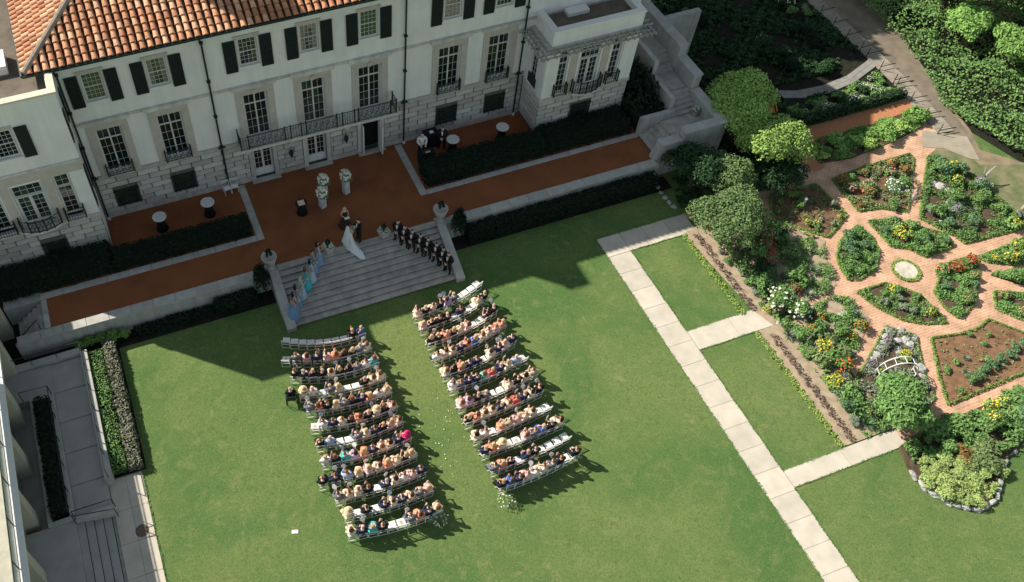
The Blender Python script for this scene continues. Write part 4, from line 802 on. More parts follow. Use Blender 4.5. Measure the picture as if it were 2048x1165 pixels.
LH = [long_hair((t[0], -.02 + t[1], 1.30)) for t in ((0, 0), (.03, .02), (-.03, .03), (.02, -.02))]
skirtM = MB()
for i, (y, z, rx, rz) in enumerate(((-.10, .58, .20, .15), (.12, .57, .21, .125), (.36, .55, .19, .10), (.47, .50, .18, .10), (.49, .30, .19, .10))):
    for k in range(12): t = 2 * math.pi * k / 12; skirtM.v.append((rx * math.cos(t), y + (rz * math.sin(t) if i > 3 else 0), z + (rz * math.sin(t) if i <= 3 else 0)))
for i in range(4):
    for k in range(12): skirtM.f.append((i * 12 + k, i * 12 + (k + 1) % 12, (i + 1) * 12 + (k + 1) % 12, (i + 1) * 12 + k))
SKIRT = skirtM.mesh('skirt', CM['pink'], smooth=True)
HATM = MB().lathe([(.26, -.01), (.25, .0), (.115, .02), (.105, .09), (.06, .13), (.01, .135)], 16).mesh('sun_hat', STRAW, smooth=True)
FAN = MB().tube([(0, 0, .09), (0, .012, .09)], .125, 14).box(-.012, .012, 0, .012, -.12, 0).mesh('paper_fan', WHITE)
# folding chair
CH = {}
b = MB().box(-.20, .20, -.12, .21, .43, .46)
for k in range(4): b.box(-.18, .18, -.10 + k * .075, -.055 + k * .075, .46, .468)
CH['seat'] = b.mesh('seat', CHAIRW)
CH['backrest'] = MB().box(-.205, .205, -.27, -.25, .765, .80).box(-.205, .205, -.262, -.248, .68, .70).mesh('backrest', CHAIRW)
b = MB()
for s in (-1, 1): b.tube([(s * .215, -.21, .03), (s * .215, -.21, .46), (s * .215, -.27, .82)], .019, 4)
b.tube([(-.215, -.27, .82), (.215, -.27, .82)], .019, 4).tube([(-.215, -.21, .07), (.215, -.21, .07)], .016, 4).tube([(-.215, -.212, .42), (.215, -.212, .42)], .016, 4)
CH['back_frame'] = b.mesh('back_frame', CHAIRW)
for s in (-1, 1): CH['leg%d' % s] = MB().tube([(s * .195, .20, .0), (s * .195, .0, .43)], .018, 4).mesh('leg', CHAIRW)
def chair(x, y, rot, label, group):
    c = thing('folding_chair', (x, y, .035 if y < 30 else 0), label, 'chair', rot, group)
    for k, me in CH.items(): inst('leg' if k.startswith('leg') else k, me, c)
    return c
ORD = ['first', 'second', 'third', 'fourth', 'fifth', 'sixth', 'seventh', 'eighth', 'ninth', 'tenth', 'eleventh', 'twelfth']
OCC = dict(L=['........kB', '.gPnPOKKgC', 'knKkCKKgwT', 'Hw.gC..kCC', 'gOkCgKnOwC', '.wnCKOkHKP', 'Kb..gCnKPC', 'wKTLOnCCnM', 'knbCPCOCKC', 'gCCk.nCwPn', 'H.k.nCnCgP', 'CnTk..gOnC'],
           R=['CkCkLg....', 'PKkk.n..Ck', 'KkOKCP..Kk', 'wCCnOBCCPO', 'CKOnn.CnPn', 'wgnnGRnCb.', 'PLkg..CkCt', 'KOCCnCRnCk', 'Cw.OtPCC..', 'nOH..PgBkC', 'gOK.nk....', 'kBnPwCgk.k'])
MENC = dict(n=('navy', 'navy'), k=('black', 'black'), g=('grey', 'grey'), w=('white', 'grey'), b=('lightblue', 'navy'), t=('tan', 'tan'))
WOMC = dict(P='pink', O='coral', C='cream', K='black', B='blue', L='lilac', T='teal', R='red', G='green', M='magenta', H='cream')
def guest(x, y, rot, code, where, rr, group='seated wedding guests', z=.03):
    man_ = code in MENC; pose = rr.choice((0, 0, 1, 2, 3)); P = (SM if man_ else SW)[pose]
    if man_: hair = rr.choice(['brown', 'brown', 'dark', 'grey', 'blond']); col = MENC[code][0]
    else: hair = rr.choice(['blond', 'blond', 'brown', 'dark', 'auburn', 'brown']); col = WOMC[code]
    cn = {'lightblue': 'light blue'}.get(col, col)
    lab = ('%s haired man in %s %s, %s' % (hair, cn, 'shirt' if code in 'wb' else 'suit', where)) if man_ else ('%s %s in %s dress, %s' % (hair + ' haired', 'woman' if code != 'H' else 'woman with straw hat', cn, where))
    lab = ' '.join(lab.split()[:16])
    o = inst('person', P['body'], None, (x, y, z), rot, (1.12, 1.04, rr.uniform(.97, 1.06)) if man_ else (1.06, 1.03, rr.uniform(.95, 1.03)), SKINM[rr.choice((0, 0, 1, 2))]); tag(o, lab, 'person', group)
    if man_:
        inst('jacket', P['jacket'], o, m=CM[MENC[code][0]]); inst('trousers', P['trousers'], o, m=CM[MENC[code][1]]); inst('shoes', P['shoes'], o)
        if rr.random() > .12: inst('hair', P['hair'], o, m=HAIR[hair])
    else:
        inst('dress', P['dress'], o, m=CM[col]); inst('skirt', SKIRT, o, m=CM[col]); inst('shoes', P['shoes'], o, m=CM[rr.choice(('tan', 'black', 'white'))]); inst('hair', P['hair'], o, m=HAIR[hair])
        if rr.random() < .68: inst('hair', LH[pose], o, m=HAIR[hair])
        if code == 'H' or code == 'M': inst('sun_hat', HATM, o, (0, -.03, 1.33), 0, (.82, .82, 1) if code == 'H' else (.6, .6, 1), STRAW if code == 'H' else CM['magenta'])
    return o, pose, lab
rg = random.Random(21); cntr = dict(L=0, R=0)
for side, row in DATA['rows']:
    r = cntr[side]; cntr[side] += 1; occ = OCC[side][r]; blk = 'left' if side == 'L' else 'right'
    for i, (x, y, a) in enumerate(row):
        n = (9 - i) if side == 'L' else i
        where = '%s from aisle, %s row of %s block' % (ORD[n], ORD[r], blk)
        rot = R(a * (.75 if side == 'L' else .75)) + rg.uniform(-.03, .03)
        # row positions were taken at the rear legs: chair centre lies .21 m further on
        cx, cy = x - math.sin(rot) * .21, y + math.cos(rot) * .21
        c = occ[i]; chair(cx, cy, rot, ('empty' if c == '.' else 'occupied') + ' white folding chair, ' + where, 'white folding chairs for the guests')
        if c != '.':
            o, pose, lab = guest(cx + math.sin(rot) * .085, cy - math.cos(rot) * .085, rot + rg.uniform(-.38, .38), c, where, rg, z=.0)
            if pose in (1, 2) and rg.random() < .6:
                s = 1 if pose == 1 else -1; p = Matrix.Rotation(rot, 3, 'Z') @ Vector((s * .10, .30, 1.20))
                f = inst('paper_fan', FAN, None, Vector((o.location.x, o.location.y, 0)) + p, (rg.uniform(-.9, .1), rg.uniform(-.5, .5), rot + rg.uniform(-.6, .6)), None, rg.choice((WHITE, WHITE, CM['paleblue'])))
                tag(f, 'paper fan held up by guest ' + where, 'fan', 'paper fans held by guests')
        elif rg.random() < .2:
            f = MB().box(-.07, .07, -.1, .1, 0, .004).build('folded_program', CM['tan'], None); f.location = (cx, cy, .505); f.rotation_euler = (0, 0, rot + .3)
            tag(f, 'small folded program lying on empty chair, ' + where, 'program')
# wheelchair guest
wc = thing('wheelchair', (3.72, 24.55, 0), 'black wheelchair beside the left end of the fourth row of the left block', 'wheelchair', -.2)
for s in (-1, 1):
    MB().tube([(s * .29, -.1 + .30 * math.cos(t), .31 + .30 * math.sin(t)) for t in np.linspace(0, 2 * math.pi, 21)], .02, 6, cap=False).build('wheel', IRON, wc, world=False)
    MB().tube([(s * .24, .36 + .08 * math.cos(t), .09 + .08 * math.sin(t)) for t in np.linspace(0, 2 * math.pi, 11)], .02, 5, cap=False).build('castor', IRON, wc, world=False)
    MB().tube([(s * .24, -.28, .1), (s * .24, -.28, .92), (s * .24, -.4, .94)], .02, 5).tube([(s * .25, -.28, .68), (s * .25, .12, .68), (s * .25, .3, .12)], .02, 5).build('frame', IRON, wc, world=False)
MB().box(-.23, .23, -.25, .2, .45, .49).build('seat', IRON, wc, world=False); MB().box(-.23, .23, -.3, -.27, .5, .88).build('backrest', IRON, wc, world=False)
o, _, _ = guest(3.72, 24.57, -.2, 'k', 'wheelchair beside fourth row', rg, 'guest in a wheelchair', z=0); o['label'] = 'man in black suit sitting in the wheelchair beside the fourth row'; o['group'] = 'seated wedding guests'

# standing party
PM = protos('standing_man', standing('m'), 'm'); PW = protos('standing_woman', standing('f', 'hold'), 'f', sleeves=0); PA = protos('reaching_man', standing('m', 'reach'), 'm'); PWA = protos('reaching_woman', standing('f', 'reach'), 'f', sleeves=0)
LHS = long_hair((0, .02, 1.63))
def shirt(z0=1.14, z1=1.46, y=.135):
    b = MB(); b.quad((-.02, y, z0), (.02, y, z0), (.055, y - .035, z1 - .04), (-.055, y - .035, z1 - .04)); b2 = MB()
    return MB().box(-.03, .03, y - .03, y + .004, z0, z0 + .16).box(-.05, .05, y - .06, y - .012, z0 + .16, z1 - .04)
SHIRT = shirt().mesh('shirt_front', CM['white']); BOW = MB().box(-.05, .05, .08, .10, 1.43, 1.47).mesh('bow_tie', CM['black'])
def std_man(x, y, z, rot, lab, group=None, P=PM, top='black', bot='black', tie=True, hair='dark', h=1.05):
    o = inst('person', P['body'], None, (x, y, z), rot, (1.2, 1.2, h), SKINM[0]); tag(o, lab, 'person', group)
    inst('jacket', P['jacket'], o, m=CM[top]); inst('trousers', P['trousers'], o, m=CM[bot]); inst('shoes', P['shoes'], o)
    if hair: inst('hair', P['hair'], o, m=HAIR[hair])
    if tie: inst('shirt_front', SHIRT, o); inst('bow_tie', BOW, o)
    return o
GP = [(1.12, .12, .10, 0), (.98, .16, .13, 0), (.7, .22, .20, -.02), (.4, .29, .27, -.04), (.12, .36, .35, -.07), (.015, .39, .38, -.08)]
GOWN = gown(GP)
def bouquet(x, y, z, lab, group, s=.14, big=False):
    t = thing('bouquet', (x, y, z), lab, 'bouquet', 0, group)
    o = inst('leaves', blob_b, t, sc=(s * 1.2, s * 1.2, s)); inst('blooms', dots_b, t, sc=(s * 1.15, s * 1.15, s * 1.1)); return t
blob_b = blob('leaves', 90, .35, 5, m=LF['blue'], inner=.7); dots_b = flower_dots('blooms', 60, .34, 6, 1, 1, .9, FLM['white'])
stair_g = 'groomsmen in black tuxedos lined up on the right of the steps'
hm_ = ['brown', 'dark', 'dark', 'brown', 'dark', 'dark', 'brown', 'dark']
for i, (x, y, z) in enumerate(DATA['men']):
    std_man(x, y, z + .003, R(118 + i * 2), 'groomsman in black tuxedo, %s from the bottom of the right line' % ORD[i], stair_g, hair=hm_[i])
dc = ['dustyblue', 'dustyblue', 'paleblue', 'teal', 'paleblue', 'dustyblue', 'dustyblue', 'dustyblue']; hc_ = ['dark', 'dark', 'dark', 'brown', 'blond', 'dark', 'dark', 'auburn']
for i, (x, y, z) in enumerate(DATA['maids']):
    rot = R(-78 + i * 2); o = inst('person', PW['body'], None, (x, y, z + .003), rot, (1, 1, .99), SKINM[i % 2]); nm = {'dustyblue': 'dusty blue', 'paleblue': 'pale blue'}.get(dc[i], dc[i])
    tag(o, 'bridesmaid in %s gown, %s from the top of the left line' % (nm, ORD[i]), 'person', 'bridesmaids in blue gowns on the left of the steps')
    inst('dress', PW['dress'], o, m=CM[dc[i]]); inst('gown', GOWN, o, m=CM[dc[i]]); inst('hair', PW['hair'], o, m=HAIR[hc_[i]])
    if i % 3 != 1: inst('hair', LHS, o, m=HAIR[hc_[i]])
    bouquet(x + math.cos(rot + math.pi / 2) * .40, y + math.sin(rot + math.pi / 2) * .40, z + 1.03, 'white bouquet held by the %s bridesmaid from the top' % ORD[i], 'bridesmaids bouquets', .12)
bx, by = 9.78, 32.62
bride = inst('person', PWA['body'], None, (bx, by, T), R(-62), (1, 1, 1.0), SKINM[2]); tag(bride, 'dark haired bride in a white gown with long train spread down the steps', 'person')
SATIN = mat('white_satin', (.68, .72, .72), .5, .05, 6)
inst('dress', PWA['dress'], bride, m=SATIN); inst('hair', PWA['hair'], bride, m=HAIR['dark']); inst('hair', LHS, bride, m=HAIR['dark'])
b = MB(); n = 30  # gown with train following the steps, world coordinates -> bride local
def stz(y): return T if y > 32.18 else max(0, T - .15 * math.ceil((32.2 - y) / .347))
rings = [(1.12, .13, 0), (.95, .17, 0), (.6, .21, .04), (.3, .26, .14), (.1, .30, .36), (0, .37, .58)]
Mi = (Matrix.Translation(bride.location) @ Matrix.Rotation(R(-62), 4, 'Z')).inverted()
for i, (z, r, tr) in enumerate(rings):
    for k in range(n):
        t = 2 * math.pi * k / n; dx, dy = math.cos(t), math.sin(t); u = max(0, -(dy * .93 - dx * .36))  # train direction
        e = tr * u ** 2 * 1.55; q = 1 + .05 * math.sin(7 * t) * i / 5
        X = bx + dx * r * q + .20 * e + .32 * e * e; Y = by + dy * r * q - .93 * e
        zz = T + z * (1 - .85 * tr * u) if u > 0 and i >= 2 else T + z
        zz = max(zz if i < 4 else min(zz, T + z), 0); floor = max(stz(Y), stz(Y + .12)) + .02 + .01 * math.sin(5 * t)
        slope = T + z - (.43 * max(0, 32.2 - Y)); zz = max(floor, min(zz, slope if u > .2 else zz)); b.v.append(tuple(Mi @ Vector((X, Y, zz))))
for i in range(len(rings) - 1):
    for k in range(n): b.f.append((i * n + k, (i + 1) * n + k, (i + 1) * n + (k + 1) % n, i * n + (k + 1) % n))
b.build('gown', SATIN, bride, smooth=True, world=False)
# veil
v = MB(); 
for i, (z, wd_, yy) in enumerate(((1.70, .06, -.05), (1.55, .13, -.13), (1.2, .17, -.20), (.8, .22, -.30), (.35, .3, -.42))):
    for k in range(7): t = (k - 3) / 3; v.v.append((t * wd_, yy + .05 * t * t, z))
for i in range(4):
    for k in range(6): v.f.append((i * 7 + k, i * 7 + k + 1, (i + 1) * 7 + k + 1, (i + 1) * 7 + k))
v.build('veil', SATIN, bride, smooth=True, world=False)
std_man(10.42, 32.72, T, R(95), 'groom in black tuxedo facing the bride at the top of the steps', None, PA, h=1.06)
off = inst('person', PW['body'], None, (9.98, 34.0, T), R(180), (1, 1, .98), SKINM[0]); tag(off, 'blond officiant in long dark bronze dress holding an open book before the couple', 'person')
inst('dress', PW['dress'], off, m=CM['bronze']); inst('gown', GOWN, off, m=CM['bronze']); inst('hair', PW['hair'], off, m=HAIR['blond']); inst('hair', LHS, off, m=HAIR['blond'])
bk = MB().box(-.17, .17, -.11, .11, 0, .02).build('cover', CM['black'], None); bk.location = (10.0, 33.62, T + 1.12); bk.name = 'open_book'; tag(bk, 'open black book held by the officiant', 'book'); MB().box(-.15, .15, -.09, .09, .021, .03).build('pages', WHITE, bk, world=False)
bouquet(10.08, 32.72, T + 1.12, 'pink and white bouquet between bride and groom', None, .13)
std_man(16.45, 38.05, T, R(170), 'bald man in white shirt standing at the black table by the wall', None, PA, 'white', 'black', False, None)
std_man(17.9, 38.2, T, R(150), 'man in dark suit with tie standing beside the right cocktail table', None, PM, 'black', 'black', True, 'dark')
# props on the terrace
def table(x, y, lab):
    t = thing('cocktail_table', (x, y, T), lab, 'table', 0, 'tall cocktail tables with black cloths')
    MB().lathe([(.36, .02), (.28, .3), (.24, .7), (.40, 1.0), (.41, 1.03)], 18).build('tablecloth', CM['black'], t, world=False, smooth=True)
    MB().lathe([(.41, 1.032), (.41, 1.07)], 24).build('tabletop', mat('table_white', (.60, .60, .58), .5), t, world=False)
for i, (x, y) in enumerate(((-.25, 37.6), (2.66, 37.75), (18.4, 37.65), (21.8, 37.6))):
    table(x, y, 'round white topped cocktail table, %s along the house wall from the left' % ORD[i])
ck = thing('book_table', (7.9, 35.95, T), 'small round black draped table with a cream cloth on top', 'table')
MB().lathe([(.34, 0), (.27, .3), (.25, .6), (.36, .84), (.36, .86)], 18).build('tablecloth', CM['black'], ck, world=False, smooth=True)
MB().box(-.2, .2, -.2, .2, .865, .89).build('cream_cloth', CM['cream'], ck, world=False)
FLG = 'flower stands of white lilies and greenery on pale plinths'
lily = flower_dots('lilies', 90, .17, 12, .36, .36, .5, FLM['white'], 0); lilyg = blob('greenery', 260, .17, 13, .36, .36, .42, m=LF['blue'])
spk = MB()
for k in range(16): a = rnd.uniform(0, 6.28); q = rnd.uniform(.05, .25); spk.tube([(q * .5 * math.cos(a), q * .5 * math.sin(a), .3), (q * math.cos(a), q * math.sin(a), rnd.uniform(.7, 1.0))], .025, 4, .012)
SPK = spk.mesh('flower_spikes', FLM['white'])
for x, y, h, lab in ((9.22, 36.0, .75, 'lower white flower arrangement on pale plinth, nearest of three'), (9.55, 36.7, 1.05, 'tall white flower arrangement on pale plinth, middle of three'), (10.92, 36.62, 1.0, 'tall white flower arrangement on pale plinth, rightmost of three')):
    t = thing('flower_stand', (x, y, T), lab, 'flower stand', .35, FLG); MB().box(-.17, .17, -.17, .17, 0, h).build('plinth', mat('plinth_grey', (.60, .62, .66), .6), t, world=False)
    inst('greenery', lilyg, t, (0, 0, h - .05)); inst('lilies', lily, t, (0, 0, h - .02)); inst('flower_spikes', SPK, t, (0, 0, h - .05))
URN = MB().lathe([(.24, 0), (.24, .1), (.16, .16), (.13, .3), (.17, .36), (.30, .5), (.36, .75), (.40, .95), (.45, 1.02), (.45, 1.08), (.36, 1.06), (.34, .98)], 24).mesh('bowl', COPE, smooth=True)
cone = blob('topiary', 260, .22, 15, .8, .8, 1.1, m=LF['black'], inner=.7)
for x, s in ((4.93, 'left'), (15.4, 'right')):
    t = thing('stone_urn', (x, 32.38, T + .03), 'classical white stone urn with small topiary on the %s end of the steps' % s, 'urn', 0, 'stone urns flanking the steps')
    MB().box(-.3, .3, -.3, .3, 0, .1).build('plinth', COPE, t, world=False); inst('bowl', URN, t, (0, 0, .1)); inst('topiary', cone, t, (0, 0, 1.1), 0, (.3, .3, .42))
for x, s in ((8.42, 'left'), (11.87, 'right')):
    t = thing('square_planter', (x, 32.5, T + .03), 'square stone planter with topiary and white flowers, %s of the couple' % s, 'planter', .35, 'square planters on the top step')
    q = MB(); q.v = [(-.2, -.2, 0), (.2, -.2, 0), (.2, .2, 0), (-.2, .2, 0), (-.31, -.31, .48), (.31, -.31, .48), (.31, .31, .48), (-.31, .31, .48)]; q.f = [(3, 2, 1, 0), (4, 5, 6, 7), (0, 1, 5, 4), (1, 2, 6, 5), (2, 3, 7, 6), (3, 0, 4, 7)]
    q.build('box', COPE, t, world=False); inst('topiary', cone, t, (0, 0, .5), 0, (.22, .22, .35)); inst('flowers', dots_b, t, (0, 0, .42), 0, (.32, .32, .16)); inst('leaves', blob_b, t, (0, 0, .42), 0, (.3, .3, .14))
t = thing('stair_flowerpot', (34.0, 34.5, 2.37), 'pale round pot of white flowers on the side staircase landing', 'flower pot')
MB().lathe([(.16, 0), (.24, .3), (.26, .34)], 16).build('pot', COPE, t, world=False); inst('leaves', blob_b, t, (0, 0, .3), 0, (.3, .3, .25)); inst('flowers', dots_b, t, (0, 0, .32), 0, (.28, .28, .25))
for i, (x, y) in enumerate(((4.1, 39.1), (4.57, 39.12))): chair(x, y, R(180 + 8 - 14 * i), '%s of two white folding chairs standing by the downpipe on the terrace' % ('left', 'right')[i], None).location.z = T
t = thing('draped_cart', (17.35, 38.75, T), 'black draped cart with a white sheet of paper, against the wall', 'cart', .05); MB().box(-.45, .45, -.35, .35, 0, 1.05).build('drape', CM['black'], t, world=False); MB().box(-.1, .16, -.12, .1, 1.052, 1.07).build('paper', WHITE, t, world=False)
t = thing('mixer_table', (16.5, 37.35, T), 'black table with equipment in front of the man in white shirt', 'table'); MB().box(-.5, .5, -.28, .28, 0, .9).build('drape', CM['black'], t, world=False); MB().box(-.3, .25, -.16, .14, .902, .98).build('mixer', IRON, t, world=False); MB().box(-.12, .18, -.2, -.05, .985, .99).build('paper', CM['tan'], t, world=False)
for i, (x, y, a, b_) in enumerate(((8.5, 15.55, 'blue', 'left'), (12.0, 15.3, 'mid', 'right'))):
    t = thing('aisle_flowers', (x, y, 0), 'white roses and greenery on the grass behind the %s block' % b_, 'flowers', 0, 'aisle end flower arrangements')
    inst('greenery', blob('greenery', 300, .10, 41 + i, 1, 1, 1, m=LF[a]), t, sc=(.48, .42, .42)); inst('roses', flower_dots('roses', 46, .22, 44 + i, 1, 1, .8, FLM['white']), t, sc=(.46, .40, .42))
g = np.random.default_rng(5); pp = []
for x, y in DATA['petals']:
    for k in range(1): pp.append((x + g.normal(0, .3), y + g.normal(0, .3), .06))
pp = np.array(pp); V, F = leaves(len(pp), .06, pp, np.tile([0, 0, 1.], (len(pp), 1)), 8, 1.1, .2)
o = bpy.data.objects.new('petals', np_mesh('petals', V, F, FLM['white'])); link(o); tag(o, 'white rose petals scattered on the aisle grass', 'petals', None, 'stuff')
pc = MB().box(-.16, .16, -.09, .09, 0, .01).build('sheet_of_paper', WHITE, None); pc.location = (1.75, 17.48, .03); pc.rotation_euler = (.05, 0, -.3); tag(pc, 'white sheet of paper lying alone on the lawn', 'paper')
# ---------------------------------------------------------------- hedges and shrubs by the house
def hedge(name, x0, x1, y0, y1, z0, h, m, label, dens=60, leaf=.12, seed=1, round_=.25, group=None):
    """clipped hedge: woody core and leaf skin"""
    t = thing(name, ((x0 + x1) / 2, (y0 + y1) / 2, z0), label, 'hedge', 0, group)
    L, Wd = x1 - x0, y1 - y0; A = L * Wd + 2 * h * (L + Wd); n = int(A * dens); g = np.random.default_rng(seed)
    u = g.uniform(0, 1, n); P = np.zeros((n, 3)); Nn = np.zeros((n, 3)); top = u < (L * Wd) / A
    P[:, 0] = g.uniform(-L / 2, L / 2, n); P[:, 1] = g.uniform(-Wd / 2, Wd / 2, n); P[:, 2] = g.uniform(0, h, n)
    P[top, 2] = h; Nn[top] = (0, 0, 1); s = ~top; fx = g.uniform(0, 1, n) < L / (L + Wd); sg = g.choice([-1, 1], n)
    a = s & fx; P[a, 1] = sg[a] * Wd / 2; Nn[a, 1] = sg[a]; a = s & ~fx; P[a, 0] = sg[a] * L / 2; Nn[a, 0] = sg[a]
    k = np.sin(P[:, 0] * 2.1 + seed) * np.cos(P[:, 1] * 2.7) * .05; P += Nn * (k + g.normal(0, .03, n))[:, None]
    ex = np.maximum(0, np.abs(P[:, 0]) - (L / 2 - round_)) / round_; ey = np.maximum(0, np.abs(P[:, 1]) - (Wd / 2 - round_)) / round_
    P[:, 2] -= np.where(P[:, 2] > h * .7, (ex ** 2 + ey ** 2) * round_ * .45, 0)
    V, F = leaves(n, leaf, P, Nn, seed, 1.5, .55); o = bpy.data.objects.new('foliage', np_mesh('foliage', V, F, m)); link(o, t)
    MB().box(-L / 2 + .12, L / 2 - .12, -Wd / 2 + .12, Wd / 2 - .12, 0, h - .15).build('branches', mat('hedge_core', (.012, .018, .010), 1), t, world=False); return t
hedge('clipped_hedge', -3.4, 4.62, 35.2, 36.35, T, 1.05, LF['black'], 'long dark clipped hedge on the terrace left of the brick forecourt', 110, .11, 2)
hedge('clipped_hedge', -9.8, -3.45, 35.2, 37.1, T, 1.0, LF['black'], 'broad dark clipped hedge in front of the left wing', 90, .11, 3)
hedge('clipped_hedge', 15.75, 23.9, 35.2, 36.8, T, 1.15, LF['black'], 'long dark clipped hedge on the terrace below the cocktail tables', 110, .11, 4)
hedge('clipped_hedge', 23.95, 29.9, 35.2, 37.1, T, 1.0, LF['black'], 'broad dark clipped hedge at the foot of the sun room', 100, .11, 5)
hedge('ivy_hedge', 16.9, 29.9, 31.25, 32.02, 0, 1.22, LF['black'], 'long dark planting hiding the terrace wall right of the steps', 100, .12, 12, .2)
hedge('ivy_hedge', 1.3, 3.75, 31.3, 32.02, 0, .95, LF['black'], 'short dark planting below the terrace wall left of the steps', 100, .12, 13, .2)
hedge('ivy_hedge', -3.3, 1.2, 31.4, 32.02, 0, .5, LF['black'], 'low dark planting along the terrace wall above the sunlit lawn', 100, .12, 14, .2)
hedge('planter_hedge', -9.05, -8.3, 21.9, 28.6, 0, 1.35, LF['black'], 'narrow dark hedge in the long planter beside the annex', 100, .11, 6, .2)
hedge('boxwood_hedge', -5.95, -5.2, 23.5, 31.1, 0, .62, LF['mid'], 'bright green low hedge strip beside the ramp wall', 240, .08, 7, .2)
hedge('border_shrubs', -5.15, -4.5, 23.4, 31.6, 0, .62, LF['purple'], 'strip of grey purple shrubs at the edge of the lawn', 260, .11, 8, .2)
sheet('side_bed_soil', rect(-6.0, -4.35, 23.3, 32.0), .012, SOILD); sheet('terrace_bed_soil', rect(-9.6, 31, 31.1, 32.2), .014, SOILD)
SHR = [blob('foliage', 1700, .125, 31 + i, m=LF['mid'], lumps=10) for i in range(4)]; SMALL = [blob('foliage', 480, .19, 51 + i, m=LF['mid'], lumps=7, inner=.6) for i in range(4)]
TINY = [blob('foliage', 130, .34, 61 + i, m=LF['mid'], lumps=5, inner=.6) for i in range(3)]
DOT = [flower_dots('blooms', 46, .20, 71 + i, .9, .9, .85, FLM['white']) for i in range(3)]
def spiky(name, n, seed):
    g_ = np.random.default_rng(seed); V = []; F = []
    for i in range(n):
        a = g_.uniform(0, 6.28); e = g_.uniform(.25, 1.25); d = np.array([math.cos(a) * math.cos(e), math.sin(a) * math.cos(e), math.sin(e)]); s = np.array([-math.sin(a), math.cos(a), 0]) * .045; l = g_.uniform(.7, 1.15)
        m_ = d * l * .55; t = d * l - np.array([0, 0, .12 * l]); b0 = len(V); V += [-s * .6, s * .6, m_ + s, t, m_ - s]; F.append((b0, b0 + 1, b0 + 2, b0 + 4)); F.append((b0 + 4, b0 + 2, b0 + 3, b0 + 3))
    V = np.array(V); me = bpy.data.meshes.new(name); me.from_pydata([tuple(v) for v in V], [], [tuple(dict.fromkeys(f)) for f in F]); me.update(); me.materials.append(LF['grey']); return me
SPKY = [spiky('foliage', 90, 81 + i) for i in range(3)]
PC = {}
def plant(x, y, r, h, m, label, cat='plant', name='shrub', fl=None, kind='small', z=.03, group=None, rot=None):
    me = dict(small=SMALL, big=SHR, tiny=TINY, spiky=SPKY)[kind]; me = me[rnd.randrange(len(me))]
    rot = rnd.uniform(0, 6.28) if rot is None else rot
    if fl:
        t = thing(name, (x, y, z), label, cat, rot, group); inst('foliage', me, t, (0, 0, 0), 0, (r, r, h / 1.45), m)
        inst('blooms', DOT[rnd.randrange(3)], t, (0, 0, .02), 0, (r, r, h / 1.45), FLM[fl]); return t
    o = inst(name, me, None, (x, y, z), rot, (r, r, h / 1.45 if kind != 'spiky' else h), m); return tag(o, label, cat, group)
for i, x in enumerate((-6.35, -5.75, -5.15, -4.5, -3.95)): plant(x, 31.75, .42, .8, LF['bright'], 'round bright green shrub at the terrace wall above the ramp, %s from the left' % ORD[i], kind='big', group='bright green shrubs along the left terrace wall')
ARB = [blob('foliage', 2200, .10, 91, lumps=12, m=LF['dark'], inner=.75)]
for x, y, s in ((4.2, 31.72, 'left'), (16.35, 31.72, 'right')):
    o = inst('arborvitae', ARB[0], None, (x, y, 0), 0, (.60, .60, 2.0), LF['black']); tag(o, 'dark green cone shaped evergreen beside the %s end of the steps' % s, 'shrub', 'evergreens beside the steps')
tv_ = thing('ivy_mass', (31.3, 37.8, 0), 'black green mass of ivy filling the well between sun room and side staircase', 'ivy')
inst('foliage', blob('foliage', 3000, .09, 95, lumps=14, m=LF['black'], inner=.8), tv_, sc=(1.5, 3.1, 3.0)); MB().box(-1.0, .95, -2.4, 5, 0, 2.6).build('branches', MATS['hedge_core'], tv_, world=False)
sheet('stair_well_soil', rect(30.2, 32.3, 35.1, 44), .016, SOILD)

# ---------------------------------------------------------------- trees
def tree(x, y, h, r, rz, key, label, n=5200, leaf=.15, seed=0, name='garden_tree', lean=(0, 0), cat='tree', cz=None, group=None):
    t = thing(name, (x, y, 0), label, cat, 0, group); cz = cz if cz is not None else max(.2, h - rz)
    b = MB(); g_ = random.Random(seed); b.tube([(0, 0, 0), (.05, .03, cz * .6), (0, 0, cz + rz * .5)], .05 + r * .045, 8, .04)
    for k in range(7):
        a = g_.uniform(0, 6.28); z0 = cz * g_.uniform(.45, 1.0); b.tube([(0, 0, z0), (math.cos(a) * r * .35, math.sin(a) * r * .35, z0 + rz * .35), (math.cos(a) * r * .75, math.sin(a) * r * .75, z0 + rz * .6)], .02 + r * .018, 5, .01)
    b.build('trunk', TRUNK, t, world=False)
    cr = inst('crown', blob('crown', n, leaf, seed, r, r, rz, 16, LF[key], inner=.5), t, (0, 0, max(0, cz - rz * .35))); return t
TD = DATA['trees']
def tdt(k): x, y, zc, r, rz = TD[k]; return x, y, zc, r, rz
x, y, zc, r, rz = tdt('bright'); tree(x, y, 4.5, r * 1.5, 2.3, 'fresh', 'large round bright green tree right of the side staircase', 15000, .13, 101, cz=1.9)
x, y, zc, r, rz = tdt('bright2'); tree(x, y, 3.8, r * 1.7, 2.1, 'fresh', 'smaller bright green tree in front of the large round one', 13000, .125, 102, cz=1.6)
x, y, zc, r, rz = tdt('mid'); tree(x, y, 3.6, r * 1.2, 1.7, 'deep', 'loose olive green tree at the corner of the side staircase wall', 5200, .12, 103, cz=1.5)
x, y, zc, r, rz = tdt('dark'); tree(x, y, 3.2, r * 1.2, 1.7, 'dark', 'dark shaded tree in front of the side staircase wall', 7000, .13, 104, cz=1.3)
x, y, zc, r, rz = tdt('maple'); tree(x, y, 3.5, r * 1.12, 1.8, 'deep', 'spreading grey green tree at the end of the cross walk', 13000, .105, 105, cz=1.8)
x, y, zc, r, rz = tdt('dark2'); tree(x, y, 2, r * 1.25, 1.1, 'dark', 'low dark tree in the shade below the bright trees', 4000, .15, 106, cz=.8)
